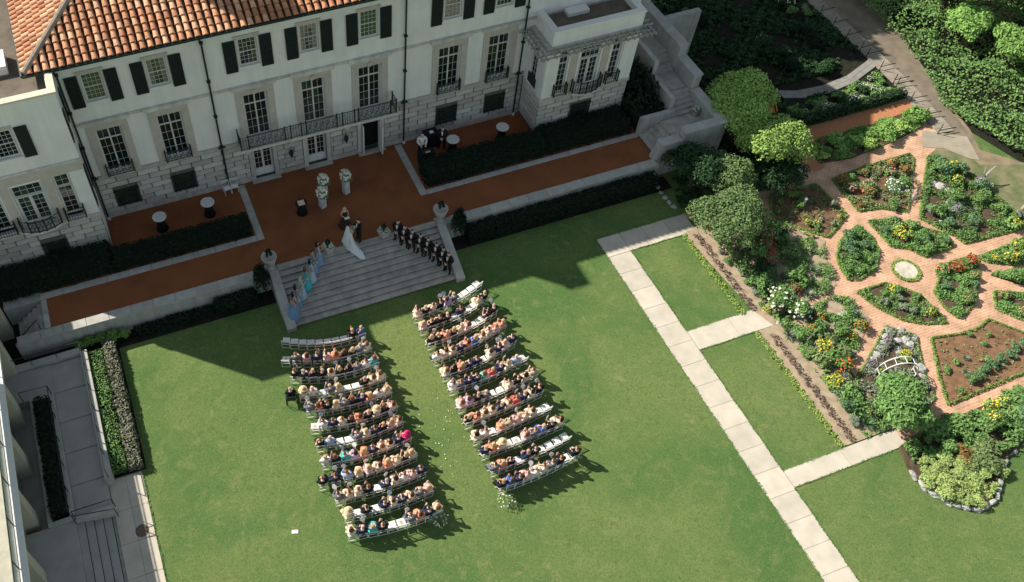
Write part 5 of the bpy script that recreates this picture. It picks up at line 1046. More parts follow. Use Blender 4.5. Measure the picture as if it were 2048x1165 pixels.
x, y, zc, r, rz = tdt('se'); tree(x, y, 2.7, r * 1.08, 1.5, 'mid', 'dense dark green round tree beside the brick cross path', 12000, .13, 107, cz=1.0)
# woodland to the north-east
g = np.random.default_rng(77)
fp = poly_pts([(52.4, 31), (53.4, 26.4), (55.5, 22.5), (60, 17), (80, 10), (100, 60), (60, 80), (53.5, 60), (54.2, 43.5), (54.3, 38), (53.4, 34)], 170000, 78)
dd = np.hypot(fp[:, 0] - 60, fp[:, 1] - 35); keep = dd < 24; fp = fp[keep]
hz = .5 + .5 * np.sin(fp[:, 0] * .9 + 1) * np.cos(fp[:, 1] * .8) + .25 * np.sin(fp[:, 0] * 2.3) * np.sin(fp[:, 1] * 2.1) + g.uniform(0, .5, len(fp)); edge = np.clip((fp[:, 0] - 53) / 2.5, .25, 1)
P = np.c_[fp, .15 + 1.3 * np.clip(hz, 0, 2) * edge]; V, F = leaves(len(P), .165, P, np.tile([-.1, -.1, 1.], (len(P), 1)), 79, 1.4, .6)
o = bpy.data.objects.new('ground_cover', np_mesh('ground_cover', V, F, LF['mid'])); link(o); tag(o, 'dense leafy ground cover running along the service road', 'ground cover', None, 'stuff')
wt = [(59, 39.5, 5.0, 3.0, 'mid'), (62.5, 34, 5.5, 3.2, 'bright'), (66, 30, 6, 3.3, 'mid'), (58.5, 32.5, 3.6, 2.2, 'bright'), (62, 26.5, 4.6, 2.6, 'mid'), (66.5, 37.5, 7.5, 3.6, 'olive'), (70, 33, 7, 3.4, 'hosta'), (63, 42, 6.5, 3.2, 'bright'), (59, 46.5, 5, 3, 'dark'), (68.5, 44, 8, 3.8, 'olive'), (57.5, 27.5, 3, 1.9, 'mid'), (60, 22.5, 3.4, 2.2, 'bright'), (65.5, 22, 4.5, 2.6, 'mid'), (71, 26, 6, 3.2, 'mid'), (57.8, 36.2, 3.2, 2.0, 'bright')]
wl = ['dark leafy woodland tree nearest the top of the road', 'broad bright woodland tree in the middle of the wood', 'green woodland tree towards the right edge', 'low bright tree at the edge of the wood beside the road', 'rounded green tree in the lower wood', 'tall olive tree behind the dead branches', 'pale leaved tree in the top right corner', 'bright tree at the top of the wood', 'dark tree at the upper end of the road', 'tallest olive tree in the upper right corner', 'small green tree at the lower road edge', 'small bright tree near the sandy slope', 'green tree at the right edge near the sandy slope', 'green tree filling the right edge of the wood', 'small bright tree leaning over the upper road']
for i, (x, y, h, r, k) in enumerate(wt): tree(x, y, h, r, r * .75, k, wl[i], 11000, .17, 120 + i, 'woodland_tree', group=None)
dt = thing('dead_conifer', (63.8, 31.5, 0), 'brown bare branched dead tree in the woodland', 'tree'); b = MB(); b.tube([(0, 0, 0), (.1, 0, 5)], .14, 7, .03)
for k in range(46):
    a = rnd.uniform(0, 6.28); z0 = rnd.uniform(2.4, 5.2); l = rnd.uniform(.8, 2.1) * (1.3 - z0 / 8); b.tube([(0, 0, z0), (math.cos(a) * l, math.sin(a) * l, z0 + .3)], .03, 4, .01)
b.build('trunk', mat('dead_wood', (.24, .16, .09), .95, .25, 8), dt, world=False); inst('crown', blob('crown', 1100, .2, 140, 2, 2, 1.5, 12, LF['brown']), dt, (0, 0, 3.2))
# tall trees north of the house that shade the upper garden (beyond the frame)
for i, (x, y, h, r) in enumerate(((36.5, 52.5, 15, 4.6), (41, 55.5, 16, 5), (32, 56.5, 15, 4.5))): tree(x, y, h, r, r * 1.1, 'dark', ('tall dark tree north of the garden wall', 'tallest dark tree north of the upper garden', 'tall dark tree behind the house')[i], 7000, .5, 150 + i, 'tall_tree')

# ---------------------------------------------------------------- garden beds
def ordn(i): return ORD[i] if i < 12 else '%dth' % (i + 1) if (i + 1) % 100 in (11, 12, 13) or (i + 1) % 10 not in (1, 2, 3) else '%d%s' % (i + 1, {1: 'st', 2: 'nd', 3: 'rd'}[(i + 1) % 10])
def row_labels(objs, what, where):
    """label alike things by their order from the left as the photograph shows them"""
    for i, o in enumerate(sorted(objs, key=lambda o: prj(*o.location)[0])): o['label'] = '%s, %s from left %s' % (what, ordn(i), where)
def cover(name, poly, n, leaf, h, keys, label, seed, z=.06, freq=1.3):
    """uncountable low planting of a bed: clumpy leaf carpet in one foliage colour"""
    g_ = np.random.default_rng(seed); P2 = poly_pts(poly, n, seed); c = np.sin(P2[:, 0] * freq * 2.1 + seed) * np.cos(P2[:, 1] * freq * 2.4 + seed * .7) + .5 * np.sin(P2[:, 0] * 5.3) * np.cos(P2[:, 1] * 6.1)
    k = c > g_.uniform(-.5, .25, n); P2 = P2[k]; c = c[k]; zz = z + h * np.clip(.45 + .5 * c, .1, 1.2) * g_.uniform(.3, 1.05, len(P2)); P_ = np.c_[P2, zz]
    V, F = leaves(len(P_), leaf, P_, np.tile([0, 0, 1.], (len(P_), 1)), seed, 1.5, .8); o = bpy.data.objects.new(name, np_mesh(name, V, F, keys)); link(o); return tag(o, label, 'ground cover', None, 'stuff')
BD = DATA['beds']
def ring_hedge(key, label, m=None, wd=.085, h=.13, dens=130, leaf=.08, skip=()):
    poly = BD[key]; g_ = np.random.default_rng(sum(map(ord, key))); P = []; Nn = []
    for i in range(len(poly)):
        if i in skip: continue
        a = np.array(poly[i]); b_ = np.array(poly[(i + 1) % len(poly)]); L = np.linalg.norm(b_ - a); n = int(L * dens); t = g_.uniform(0, 1, n)[:, None]; nn = np.array([-(b_ - a)[1], (b_ - a)[0]]) / (L + 1e-6)
        o_ = g_.uniform(-wd, wd, n)[:, None]; q = a + (b_ - a) * t + nn * o_; zz = h * np.sqrt(np.clip(1 - (o_ / wd) ** 2, 0, 1)) * g_.uniform(.6, 1.15, (n, 1)) + .03; P.append(np.c_[q, zz]); Nn.append(np.c_[nn[0] * o_ / wd, nn[1] * o_ / wd, np.ones(n) * .8])
    P = np.concatenate(P); V, F = leaves(len(P), leaf, P, np.concatenate(Nn), 3, 1.3, .5); o = bpy.data.objects.new('edging_hedge', np_mesh('edging_hedge', V, F, m or LF['edge'])); link(o); tag(o, label, 'hedge')
SOILR = mat('red_soil', (.22, .125, .07), 1, .3, 2.5, .7, 25)
names = dict(west='five sided bed beside the grey green tree', circle='bed with the round flower ring', stones='bed with stepping stones by the grass slope', lens_west='curved inner bed west of the sundial stone', lens_north='curved inner bed north of the sundial stone', lens_east='curved inner bed east of the sundial stone', lens_south='curved inner bed south of the sundial stone', rocks='rock bed with the white arch', soil='large bare soil bed', yellow='yellow flower bed at the right edge', hedge_row='hedge row bed at the right edge', east_low='small orange flower bed at the right edge', upper_border='upper long border along the lawn', lower_border='lower long border along the lawn', island='long island bed between the brick paths')
for k, poly in BD.items():
    m = dict(west=SOIL, circle=SOIL, soil=SOILR, upper_border=DIRT, lower_border=DIRT).get(k, mat('bed_soil', (.10, .07, .045), 1, .35, 3, .8, 25))
    sheet('bed_soil', poly, .055, m, thick=.05)
    if k not in ('upper_border', 'lower_border', 'island', 'hedge_row'): ring_hedge(k, 'low lime green edging hedge around the ' + names[k])
MIX = dict(
    west=([('tiny', 'mid', None, 8), ('tiny', 'grey', None, 4), ('tiny', 'mid', 'yellow', 6)], .20, .30, ('olive', 900)),
    circle=([('small', 'mid', None, 6), ('small', 'rust', None, 4), ('small', 'olive', 'orange', 5), ('tiny', 'mid', 'pink', 3)], .32, .42, ('olive', 2200)),
    stones=([('small', 'blue', None, 8), ('small', 'mid', None, 8), ('spiky', 'grey', None, 5), ('small', 'grey', 'violet', 4), ('tiny', 'mid', 'yellow', 3)], .42, .55, ('mid', 6500)),
    lens_west=([('small', 'blue', None, 6), ('spiky', 'mid', None, 5), ('small', 'mid', None, 4)], .42, .55, ('mid', 3600)),
    lens_north=([('small', 'blue', None, 5), ('spiky', 'mid', None, 4), ('tiny', 'mid', 'yellow', 3), ('small', 'mid', None, 3)], .36, .45, ('mid', 2400)),
    lens_east=([('small', 'mid', None, 5), ('small', 'mid', 'coral', 5), ('small', 'blue', None, 3), ('tiny', 'rust', 'red', 2)], .36, .50, ('mid', 3000)),
    lens_south=([('small', 'mid', None, 6), ('small', 'grey', None, 4), ('tiny', 'mid', 'yellow', 2)], .26, .36, ('mid', 1100)),
    rocks=([('small', 'grey', None, 4), ('small', 'lime', 'yellow', 4), ('small', 'blue', None, 3), ('tiny', 'purple', 'violet', 2)], .28, .34, ('grey', 2200)),
    soil=([('tiny', 'mid', None, 10), ('spiky', 'grey', None, 7)], .20, .26, ('olive', 260)),
    yellow=([('small', 'mid', 'yellow', 5), ('small', 'mid', None, 4)], .32, .42, ('mid', 1700)),
    hedge_row=([('small', 'mid', None, 5)], .4, .5, ('mid', 1200)), east_low=([('small', 'mid', 'coral', 5), ('small', 'mid', None, 3)], .3, .4, ('mid', 1500)),
    upper_border=([('small', 'mid', None, 8), ('small', 'dark', None, 5), ('small', 'mid', 'pink', 4), ('small', 'olive', 'red', 3), ('spiky', 'grey', None, 4)], .5, .7, ('mid', 6500)),
    lower_border=([('small', 'mid', None, 9), ('small', 'olive', None, 5), ('small', 'mid', 'orange', 6), ('small', 'lime', 'yellow', 3), ('spiky', 'blue', None, 4)], .45, .6, ('mid', 6500)),
    island=([('small', 'fresh', None, 8), ('small', 'bright', None, 12)], .50, .55, ('bright', 9000)))
KN = dict(small='leafy shrub', tiny='low perennial', spiky='spiky plant'); CN = dict(mid='green', grey='silver grey', dark='dark green', fresh='light green', rust='rust coloured', olive='olive', blue='blue green', lime='lime green', purple='purple', bright='bright green')
SHORT = dict(west='in the five sided bed', circle='in the flower ring bed', stones='in the stepping stone bed', lens_west='in the bed west of the sundial disc', lens_north='in the bed north of the disc', lens_east='in the bed east of the disc', lens_south='in the bed south of the disc', rocks='in the rock bed', soil='in the bare soil bed', yellow='in the yellow bed', hedge_row='in the hedge row', east_low='in the small right edge bed', upper_border='in the upper border', lower_border='in the lower border', island='in the island bed')
for k, (mx_, r0, h0, (ck_, cn_)) in MIX.items():
    poly = BD[k]; pin = poly
    if k in ('upper_border', 'lower_border'): pin = [(max(x, 31.0), y) for x, y in poly]
    cover('low_planting', pin, int(cn_ * 2.0), .10, h0 * .6, LF[ck_], '%s low planting covering %s' % (CN[ck_], names[k]), sum(map(ord, k)))
    for kd, key, fl, n in mx_:
        pts = poly_pts(pin, n, sum(map(ord, k + kd + key)) + n, .22); made = []
        for x, y in pts:
            sc_ = rnd.uniform(.75, 1.5)
            made.append(plant(x, y, r0 * sc_, h0 * sc_ * rnd.uniform(.8, 1.3), LF[key], 'plant', 'plant', 'flowering_plant' if fl else 'garden_plant', fl, kd, .05, group='%s %ss %s, %s' % (CN[key], KN[kd], fl or 'no flowers', k.replace('_', ' '))))
        row_labels(made, '%s %s%s' % (CN[key], KN[kd], ' with %s flowers' % fl if fl else ''), SHORT[k])
# named features of the garden
def edging_strip(x0, x1, y0, y1, key, label, n, leaf, h, seed):
    g_ = np.random.default_rng(seed); P = np.c_[g_.uniform(x0, x1, n), g_.uniform(y0, y1, n), g_.uniform(.05, h, n)]; c = np.sin(P[:, 1] * 9) * .05; P[:, 0] += c
    V, F = leaves(n, leaf, P, np.tile([0, 0, 1.], (n, 1)), seed, 1.3, .6); o = bpy.data.objects.new('edging_plants', np_mesh('edging_plants', V, F, LF[key])); link(o); tag(o, label, 'edging plants', None, 'stuff')
edging_strip(29.4, 29.72, 21.0, 27.4, 'lime', 'lime yellow edging plants along the upper lawn panel', 1400, .085, .13, 5); edging_strip(29.4, 29.72, 12.1, 19.7, 'lime', 'lime yellow edging plants along the lower lawn panel', 1600, .085, .13, 6)
edging_strip(30.1, 30.5, 21.0, 27.2, 'plum', 'dark purple edging plants beside the upper dirt strip', 620, .09, .18, 7); edging_strip(30.1, 30.5, 12.1, 19.3, 'plum', 'dark purple edging plants beside the lower dirt strip', 720, .09, .18, 8)
ROCKM = []
for i in range(4):
    g_ = np.random.default_rng(200 + i); b = MB()
    for j, z in enumerate((-.3, .15, .5)):
        for k in range(8): t = 2 * math.pi * k / 8; q = (1, .95, .55)[j] * g_.uniform(.8, 1.15); b.v.append((q * math.cos(t), q * math.sin(t), z * g_.uniform(.85, 1.15)))
    for j in range(2):
        for k in range(8): b.f.append((j * 8 + k, j * 8 + (k + 1) % 8, (j + 1) * 8 + (k + 1) % 8, (j + 1) * 8 + k))
    b.f.append(tuple(16 + k for k in range(8))); ROCKM.append(b.mesh('rock', ROCK))
def rock(x, y, s, lab, group, flat=1, nm='rock', z=.05): tag(inst(nm, ROCKM[rnd.randrange(4)], None, (x, y, z), rnd.uniform(0, 6), (s, s * rnd.uniform(.7, 1), s * flat)), lab, 'rock', group)
for i_, (x, y) in enumerate(DATA['stepping']): rock(x, y, rnd.uniform(.36, .44), 'flat pale stepping stone, %s from the top, in the bed by the grass slope' % ORD[i_], 'stepping stones in the bed by the grass slope', .22, 'stepping_stone')
for i_, (x, y) in enumerate(DATA['rocksP']): rock(x, y, rnd.uniform(.24, .36), 'rounded pale rock, %s along the rim of the bed with the white arch' % ordn(i_), 'rocks in the bed with the white arch', .9)
for i_, (x, y) in enumerate(DATA['slabs8']): rock(x, y, .32, 'flat grey slab, %s from the right, among orange flowers in the lower border' % ORD[i_], 'grey slabs in the lower border', .2, 'stepping_stone')
for i, (x, y) in enumerate(DATA['small_stones']): rock(x, y, .14 + .01 * i, 'small round pale stone, %s from the top of the line below the staircase wall' % ORD[i], 'line of small stones below the staircase wall', .7)
for i, (x, y) in enumerate(((44.6, 25.6), (44.9, 25.2), (44.75, 24.6), (45.1, 24.1))): rock(x + .2, y + .5, .3, 'flat pale stone, %s from the top at the corner of the flower ring bed' % ORD[i], 'stones beside the flower ring', .25, 'stepping_stone')
t = thing('sundial_stone', (40.45, 20.42, .02), 'oval pale stone disc ringed with green at the centre of the brick garden', 'stone disc')
MB().lathe([(.66, 0), (.66, .09), (.62, .11)], 28).build('disc', mat('pale_disc', (.55, .50, .42), .9, .22, 3), t, world=False)
g_ = np.random.default_rng(9); a = g_.uniform(0, 6.28, 900); q = g_.uniform(.64, .85, 900); P = np.c_[q * np.cos(a), q * np.sin(a), g_.uniform(.02, .13, 900)]; V, F = leaves(900, .09, P, np.tile([0, 0, 1.], (900, 1)), 4, 1.3, .5); o = bpy.data.objects.new('green_ring', np_mesh('green_ring', V, F, LF['lime'])); link(o, t)
t = thing('flower_ring', (44.3, 26.2, .06), 'round bed of white daisies ringed by lavender in the upper garden', 'flowers')
cx_, cy_ = None, None
inst('foliage', SHR[0], t, (0, 0, 0), 0, (.75, .75, .3), LF['blue']); inst('blooms', DOT[0], t, (0, 0, .05), 0, (.75, .75, .3), FLM['white'])
a = g_.uniform(0, 6.28, 700); q = g_.uniform(1.35, 1.65, 700); P = np.c_[q * np.cos(a), q * np.sin(a) * .9, g_.uniform(.02, .25, 700)]; V, F = leaves(700, .11, P, np.tile([0, 0, 1.], (700, 1)), 4, 1.3, .7); o = bpy.data.objects.new('lavender', np_mesh('lavender', V, F, LF['purple'])); link(o, t)
# white rose bush, lavender sweep
plant(31.8, 20.9, .95, 1.3, LF['mid'], 'large white rose bush at the end of the middle cross walk', 'shrub', 'rose_bush', 'white', 'big', group=None)
plant(32.4, 19.9, .8, 1.2, LF['mid'], 'white rose bush just below the larger one', 'shrub', 'rose_bush', 'white', 'big'); plant(30.9, 20.75, .3, .4, LF['lime'], 'small yellow bush at the end of the middle cross walk', 'shrub', 'rose_bush', 'yellow', 'small')
for i, (x, y, r) in enumerate(((31.1, 18.9, .5), (31.5, 18.3, .5), (31.2, 17.6, .35), (31.25, 14.7, .55), (31.1, 13.9, .6), (30.9, 13.1, .4))): plant(x, y, r, r * 1.3, LF[('grey', 'grey', 'mid', 'blue', 'blue', 'grey')[i]], ('silver lavender clump nearest the middle cross walk', 'silver lavender clump below the first', 'small green dome in the lower border', 'upper of two blue green domes near the lower cross walk', 'lower of two blue green domes near the lower cross walk', 'grey shrub just above the lower cross walk')[i], 'shrub', 'border_shrub', None, 'big' if i > 1 else 'spiky')
MV = []
for i in range(14): t_ = i / 13; MV.append(plant(31.55 + 1.0 * t_ + rnd.uniform(-.2, .2), 17.6 - 3.9 * t_ + rnd.uniform(-.2, .2), .34, .5, LF['olive'], 'clump of mauve flowers in the diagonal sweep of the lower border', 'plant', 'flowering_plant', 'violet' if i % 3 else 'pink', 'small', group='mauve flower sweep in the lower border'))
row_labels(MV, 'clump of mauve flowers', 'in the diagonal sweep of the lower border')
US = []
for i in range(7): US.append(plant(30.85 + rnd.uniform(-.1, .4), 26.3 - i * .85, .28, .35, LF[('mid', 'grey')[i % 2]], 'small round shrub on the dirt strip of the upper border', 'plant', 'garden_plant', None, 'small', group='shrubs on the upper dirt strip'))
row_labels(US, 'small round shrub', 'on the dirt strip of the upper border')
row_labels([plant(x, y, .38, .42, LF['blue'], 'plant', 'plant', 'garden_plant', None, 'small', .05, group='blue green clumps along the lower rim of the bare soil bed') for x, y in [(38.6 + .62 * k + rnd.uniform(-.1, .1), 13.0 + .13 * k + rnd.uniform(-.1, .1)) for k in range(8)]], 'blue green clump', 'along the lower rim of the bare soil bed')
def fringe(pts, label, seed):
    g_ = np.random.default_rng(seed); P_ = []
    for (x0, y0), (x1, y1) in pts:
        L = math.hypot(x1 - x0, y1 - y0); n = int(L * 60); t = g_.uniform(0, 1, n); nx, ny = -(y1 - y0) / L, (x1 - x0) / L; w_ = g_.normal(0, .022, n) + .02 * np.sin(t * L * 3.1)
        P_.append(np.c_[x0 + (x1 - x0) * t + nx * w_, y0 + (y1 - y0) * t + ny * w_, g_.uniform(.02, .05, n)])
    P_ = np.concatenate(P_); V, F = leaves(len(P_), .05, P_, np.tile([0, 0, 1.], (len(P_), 1)), seed, 1.8, .6); o = bpy.data.objects.new('grass_fringe', np_mesh('grass_fringe', V, F, LF['mid'])); link(o); tag(o, label, 'grass', None, 'stuff')
fringe([((24.36, 0), (24.36, 28.93)), ((25.9, 0), (25.9, 11.0)), ((25.9, 12.0), (25.9, 19.8)), ((25.9, 21.13), (25.9, 27.45)), ((24.4, 28.93), (30.5, 28.93)), ((25.9, 27.45), (29.4, 27.45)), ((25.9, 21.13), (29.6, 21.13)), ((25.9, 19.8), (29.6, 19.8)), ((25.9, 12.0), (29.6, 12.0)), ((25.9, 11.03), (31.9, 11.03)), ((-4.6, 9), (-4.6, 23.3))], 'grass blades creeping over the edges of the concrete walks', 401)
# arch in the rock bed
t = thing('garden_arch', (35.0, 14.75, 0), 'white metal garden arch over the rock bed', 'arch', -.35); b = MB()
for s in (-.2, .2): b.tube([(.98 * math.cos(a_), s, .35 + 1.15 * math.sin(a_)) for a_ in np.linspace(0, math.pi, 15)], .03, 6).tube([(-.98, s, 0), (-.98, s, .35)], .03).tube([(.98, s, 0), (.98, s, .35)], .03)
for a_ in np.linspace(0, math.pi, 7): b.tube([(.98 * math.cos(a_), -.2, .35 + 1.15 * math.sin(a_)), (.98 * math.cos(a_), .2, .35 + 1.15 * math.sin(a_))], .018, 5)
b.build('hoops', WHITE, t, world=False)
# wooden wagon planter
GW = mat('weathered_wood', (.28, .25, .21), .95, .25, 8)
t = thing('wagon_planter', (33.0, 18.5, .05), 'weathered wooden wagon planter with shafts among orange flowers', 'planter', .5)
MB().box(-.4, .4, -.3, -.26, .25, .5).box(-.4, .4, .26, .3, .25, .5).box(-.4, -.36, -.26, .26, .25, .5).box(.36, .4, -.26, .26, .25, .5).box(-.36, .36, -.26, .26, .25, .3).build('box', GW, t, world=False)
MB().tube([(-.4, .2, .35), (-1.5, .3, .5)], .03, 5).tube([(-.4, -.2, .35), (-1.5, -.1, .5)], .03, 5).build('shaft', GW, t, world=False)
for s in (-1, 1): MB().tube([(.1 + .25 * math.cos(a_), s * .34, .25 + .25 * math.sin(a_)) for a_ in np.linspace(0, 6.28, 13)], .03, 5, cap=False).build('wheel', GW, t, world=False)
inst('foliage', TINY[0], t, (0, 0, .3), 0, (.34, .24, .2)); inst('blooms', DOT[0], t, (0, 0, .3), 0, (.34, .24, .22), FLM['orange'])
def sign(x, y, lab, s=.16, tilt=-.5):
    t = thing('plant_sign', (x, y, .05), lab, 'sign', 0); MB().box(-.015, .015, -.01, .01, 0, .35).build('stake', IRON, t, world=False); o = MB().box(-s, s, -.01, .01, -.09, .09).build('plate', WHITE, t, world=False); o.location = (0, -.01, .38); o.rotation_euler = (tilt, 0, .2)
sign(34.15, 23.97, 'white plant sign on the dirt below the grey green tree'); sign(33.51, 16.5, 'white plant sign beside the brick path, lower border'); sign(49.2, 19.6, 'white plant sign beside the far right brick path'); sign(39.9, 31.0, 'white plant sign at the tip of the island bed')
t = thing('white_post', (37.85, 26.9, .05), 'short white post with round top in the five sided bed', 'post'); MB().lathe([(.07, 0), (.06, .55), (.1, .58), (.1, .66), (.03, .72)], 12).build('shaft', WHITE, t, world=False)
for i, (x, y) in enumerate(((49.7, 24.6), (50.6, 21.9))):
    t = thing('driftwood_sculpture', (x, y, .05), ('twisted grey driftwood sculpture on the grass slope', 'second grey driftwood sculpture at the right edge')[i], 'sculpture')
    b = MB(); b.tube([(0, 0, 0), (.1, .05, .5), (.3, .1, .9), (.7, .2, 1.1)], .12, 7, .04).tube([(.1, 0, .4), (-.15, .1, .9), (-.1, .3, 1.3)], .08, 6, .02).tube([(0, 0, 0), (.25, -.1, .3), (.5, -.1, .05)], .08, 6, .04); b.build('trunk', mat('driftwood', (.36, .33, .29), .95, .25, 10), t, world=False)
# raised rocky mound
RM = DATA['rocky_mound']; sheet('mound_soil', RM, .16, mat('bed_soil', (.1, .07, .045)), thick=.14)
de = thing('dry_stone_edge', (34.0, 7.4, 0), 'low curved dry stone edge around the planted mound at the lower right', 'stone edging')
for i in range(8, 14):
    a_ = Vector(RM[i]); b_ = Vector(RM[(i + 1) % 15]); n = max(1, int((b_ - a_).length / .42))
    for k in range(n):
        for lv in range(2):
            p = a_ + (b_ - a_) * ((k + (.5 if lv else .2)) / n); rr_ = inst('wall_stone', ROCKM[rnd.randrange(4)], de, (p.x - 34.0, p.y - 7.4, .05 + .09 * lv), rnd.uniform(-.3, .3) + math.atan2((b_ - a_).y, (b_ - a_).x), (.26, .14, .13))
for k, (x, y) in enumerate(poly_pts([(36.9, 8.7), (40.4, 9.2), (42.5, 11.2), (40.5, 10.2), (38, 9.6)], 20, 33)): inst('wall_stone', ROCKM[rnd.randrange(4)], de, (x - 34, y - 7.4, .05), rnd.uniform(0, 6), (.25, .2, .15))
for kd, key, fl, n, poly, r0, h0, nm, wh in (('small', 'hosta', None, 26, [(32.5, 10), (34.0, 9.9), (36.3, 7.9), (36.1, 8.6), (35.9, 7.9), (33.9, 7.0), (32.7, 7.7), (32.1, 8.8)], .42, .42, 'pale striped hosta', 'at the front of the mound bed'),
    ('small', 'olive', None, 9, [(33.8, 8.5), (35.2, 10.0), (37.2, 9.2), (36.2, 8.5)], .5, .55, 'golden olive shrub', 'in the middle of the mound bed'), ('small', 'rust', None, 5, [(33.8, 8.8), (35.0, 9.6), (36.2, 8.9)], .4, .5, 'rust brown shrub', 'in the middle of the mound bed'),
    ('small', 'mid', None, 17, [(32.6, 10.4), (33.6, 11.2), (38, 11.3), (42, 11), (40.5, 9.6), (37, 9.6), (34.5, 10)], .65, .8, 'dark green shrub', 'at the back of the mound bed'),
    ('tiny', 'mid', 'yellow', 8, [(36.6, 10.4), (37.5, 11.3), (39.5, 11.2), (39, 10.3)], .4, .65, 'yellow daylily clump', 'at the back of the mound bed'), ('small', 'blue', None, 9, [(38.5, 9.8), (42, 11.2), (44, 11), (41, 9.4)], .7, .9, 'blue green shrub', 'at the right of the mound bed')):
    made = []
    for x, y in poly_pts(poly, n, n + 7): sc_ = rnd.uniform(.8, 1.3); made.append(plant(x, y, r0 * sc_, h0 * sc_, LF[key], nm, 'plant', 'flowering_plant' if fl else 'garden_plant', fl, kd, .15, group=nm + 's of the mound bed'))
    row_labels(made, nm, wh)
cover('hosta_bed', [(32.5, 10), (34.0, 9.9), (36.3, 7.9), (35.9, 7.7), (33.9, 6.9), (32.6, 7.6), (32.05, 8.8)], 6500, .13, .32, LF['hosta'], 'pale green striped leaves filling the front of the mound bed', 301, .16)
cover('mound_planting', [(32.1, 9.6), (32.4, 11.0), (33.6, 11.3), (38, 11.4), (43, 11), (40.5, 9.4), (37, 8.9), (34.5, 10)], 6500, .15, .5, LF['mid'], 'green foliage filling the back of the mound bed', 302, .16)
# back strip bed between lower cross path and mound already brick; upper garden in shade
UG = [(35.0, 36.5), (41, 37.2), (48, 37.0), (50.9, 38.5), (51, 50), (40, 54), (35.0, 44)]
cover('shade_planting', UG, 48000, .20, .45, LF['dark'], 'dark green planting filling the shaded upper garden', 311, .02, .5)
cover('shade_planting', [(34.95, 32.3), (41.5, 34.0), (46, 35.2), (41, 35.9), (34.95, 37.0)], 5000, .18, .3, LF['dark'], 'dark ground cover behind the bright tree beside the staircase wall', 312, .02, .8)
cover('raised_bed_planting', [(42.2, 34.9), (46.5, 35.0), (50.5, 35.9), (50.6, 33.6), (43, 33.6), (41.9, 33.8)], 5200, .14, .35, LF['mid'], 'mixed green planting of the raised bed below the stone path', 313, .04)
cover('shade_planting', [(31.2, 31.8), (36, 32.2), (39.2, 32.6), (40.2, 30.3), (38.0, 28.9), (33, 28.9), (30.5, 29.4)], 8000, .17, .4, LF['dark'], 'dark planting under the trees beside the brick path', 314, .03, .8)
D_, W_ = [], []
for i, (x, y) in enumerate(poly_pts(UG, 27, 91)):
    sc_ = rnd.uniform(.6, 1.5); f_ = i % 9 == 4
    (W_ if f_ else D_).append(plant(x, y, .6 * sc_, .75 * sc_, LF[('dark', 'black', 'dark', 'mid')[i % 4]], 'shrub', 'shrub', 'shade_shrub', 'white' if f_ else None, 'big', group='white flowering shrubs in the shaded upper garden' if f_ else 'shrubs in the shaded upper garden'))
row_labels(D_, 'dark shrub', 'in the shaded upper garden'); row_labels(W_, 'dark shrub with small white flowers', 'in the shaded upper garden')
D_, W_ = [], []
for i, (x, y) in enumerate(poly_pts([(42.2, 34.9), (46.5, 35.0), (50.5, 35.6), (50.6, 33.7), (43, 33.7), (41.9, 33.9)], 22, 92)):
    sc_ = rnd.uniform(.6, 1.3); (W_ if i % 2 else D_).append(plant(x, y, .45 * sc_, .5 * sc_, LF[('dark', 'mid', 'olive')[i % 3]], 'plant', 'plant', 'shade_plant', 'white' if i % 2 else None, 'small', group='raised bed planting below the stone path' + (' with pale flowers' if i % 2 else '')))
row_labels(D_, 'green plant', 'in the raised bed below the stone path'); row_labels(W_, 'pale flowered plant', 'in the raised bed below the stone path')
hedge('dark_hedge', 41.8, 50.6, 32.92, 33.5, 0, .7, LF['dark'], 'long dark hedge along the upper brick path', 110, .12, 61, .15)
row_labels([plant(x, y, .55, .7, LF['black'], 'shrub', 'shrub', 'shade_shrub', None, 'big', group='shade shrubs beside the staircase wall') for x, y in poly_pts([(34.95, 32.3), (36, 35.6), (38, 36.5), (38, 42), (34.95, 42)], 8, 95)], 'black green shrub', 'in the shade beside the staircase wall')
row_labels([plant(x, y, .6, .7, LF['dark'], 'shrub', 'shrub', 'shade_shrub', None, 'big', group='shade shrubs below the garden trees') for x, y in poly_pts([(32.6, 28.8), (37.5, 28.9), (39.3, 30.3), (38.8, 33), (35.2, 32.0), (31, 31.5), (30.5, 29.4)], 13, 96)], 'dark shrub', 'in the shade below the garden trees')
# stone path, wide slope steps with railings
sp = DATA['stone_path']; wdp = .42; pl_ = []
up = sheet('curved_stone_path', [(x, y + wdp) for x, y in sp] + [(x, y - wdp) for x, y in sp[::-1]], .05, mat('grey_path', (.26, .25, .23), .95, .2, 2, .2, 20))
for i in range(len(sp) - 1):
    a_ = Vector(sp[i]); b_ = Vector(sp[i + 1]); n = max(1, round((b_ - a_).length / .7))
    for k in range(n):
        c1, c2 = a_ + (b_ - a_) * (k / n), a_ + (b_ - a_) * ((k + 1) / n); e = (c2 - c1) * .02
        for s0, s1 in ((-.4, -.01), (.01, .4)): MB().prism([(c1.x + e.x, c1.y + s0), (c2.x - e.x, c2.y + s0), (c2.x - e.x, c2.y + s1), (c1.x + e.x, c1.y + s1)], .02, .085).build('paving_stone', MATS['grey_path'], up)
gs_ = thing('garden_steps', (51.5, 38, 0), 'long flight of pale stone steps with black rails beside the service road', 'stairs')
S_ = [Vector(p) for p in ((50.9, 29.2), (51.5, 34.5), (51.6, 38.3), (51.6, 46.5))]; PS = mat('pale_step', (.31, .27, .215), .9, .15, 2, .2, 20, rand=.06); kk = 0
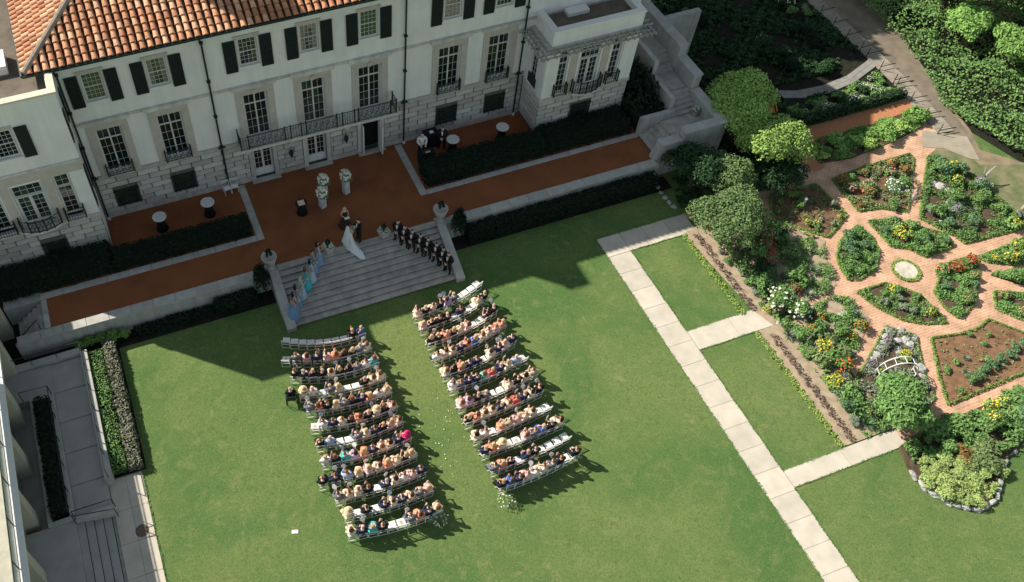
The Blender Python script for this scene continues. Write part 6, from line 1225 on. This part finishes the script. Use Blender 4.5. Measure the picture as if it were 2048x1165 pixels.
for i in range(3):
    a_, b_ = S_[i], S_[i + 1]; n = round((b_ - a_).length / .40); d = (b_ - a_) / n; u = d.normalized(); nn = Vector((u.y, -u.x))
    for k in range(n):
        p = a_ + d * k; q = p + d * .97; kk += 1
        MB().prism([tuple(p - nn * .55), tuple(p + nn * .62), tuple(q + nn * .62), tuple(q - nn * .55)], 0, .08 + .012 * (kk % 4)).build('tread', PS, gs_)
        if k % 4 == 0: c = p + nn * .0; MB().tube([(c.x - nn.x * .6, c.y - nn.y * .6, .35), (c.x + nn.x * .66, c.y + nn.y * .66, .35)], .035, 5).tube([(c.x - nn.x * .6, c.y - nn.y * .6, 0), (c.x - nn.x * .6, c.y - nn.y * .6, .9)], .03, 5).build('railing', IRON, gs_)
t = thing('adirondack_chair', (40.9, 34.9, .02), 'orange wooden garden chair beside the curved stone path', 'chair', -.5); OW = mat('orange_wood', (.50, .20, .06), .8, .15, 8)
for k in range(5):
    o = MB().box(-.25 + k * .1, -.17 + k * .1, -.012, .012, 0, .8).build('slat', OW, t, world=False); o.location = (0, .28, .3); o.rotation_euler = (-.35, 0, 0)
MB().box(-.27, .27, -.25, .3, .3, .34).build('seat', OW, t, world=False)
for s in (-1, 1): MB().box(s * .32 - .05, s * .32 + .05, -.3, .35, .52, .55).box(s * .32 - .03, s * .32 + .03, -.26, -.2, 0, .52).build('armrest', OW, t, world=False)
t = thing('garden_bench', (38.9, 29.9, 0), 'grey wooden bench in the shade between the trees and the brick path', 'bench', .9); MB().box(-.6, .6, -.2, .2, .4, .45).build('seat', GW, t, world=False); MB().box(-.6, .6, .2, .24, .5, .85).build('backrest', GW, t, world=False)
for s in (-.5, .5): MB().box(s - .04, s + .04, -.18, .18, 0, .4).build('leg', GW, t, world=False)
t = thing('wooden_sign', (42.2, 30.9, .05), 'brown tilted wooden board at the tip of the island bed', 'sign', .3); o = MB().box(-.25, .25, -.02, .02, 0, .3).build('board', mat('brown_board', (.12, .07, .04), .9), t, world=False); o.location = (0, 0, .35); o.rotation_euler = (-.7, 0, 0); MB().box(-.02, .02, -.02, .02, 0, .4).build('post', GW, t, world=False)
for o in bpy.data.objects:
    if 'label' in o and len(str(o['label']).split()) > 16: o['label'] = ' '.join(w for w in o['label'].split() if w not in ('with', 'haired'))
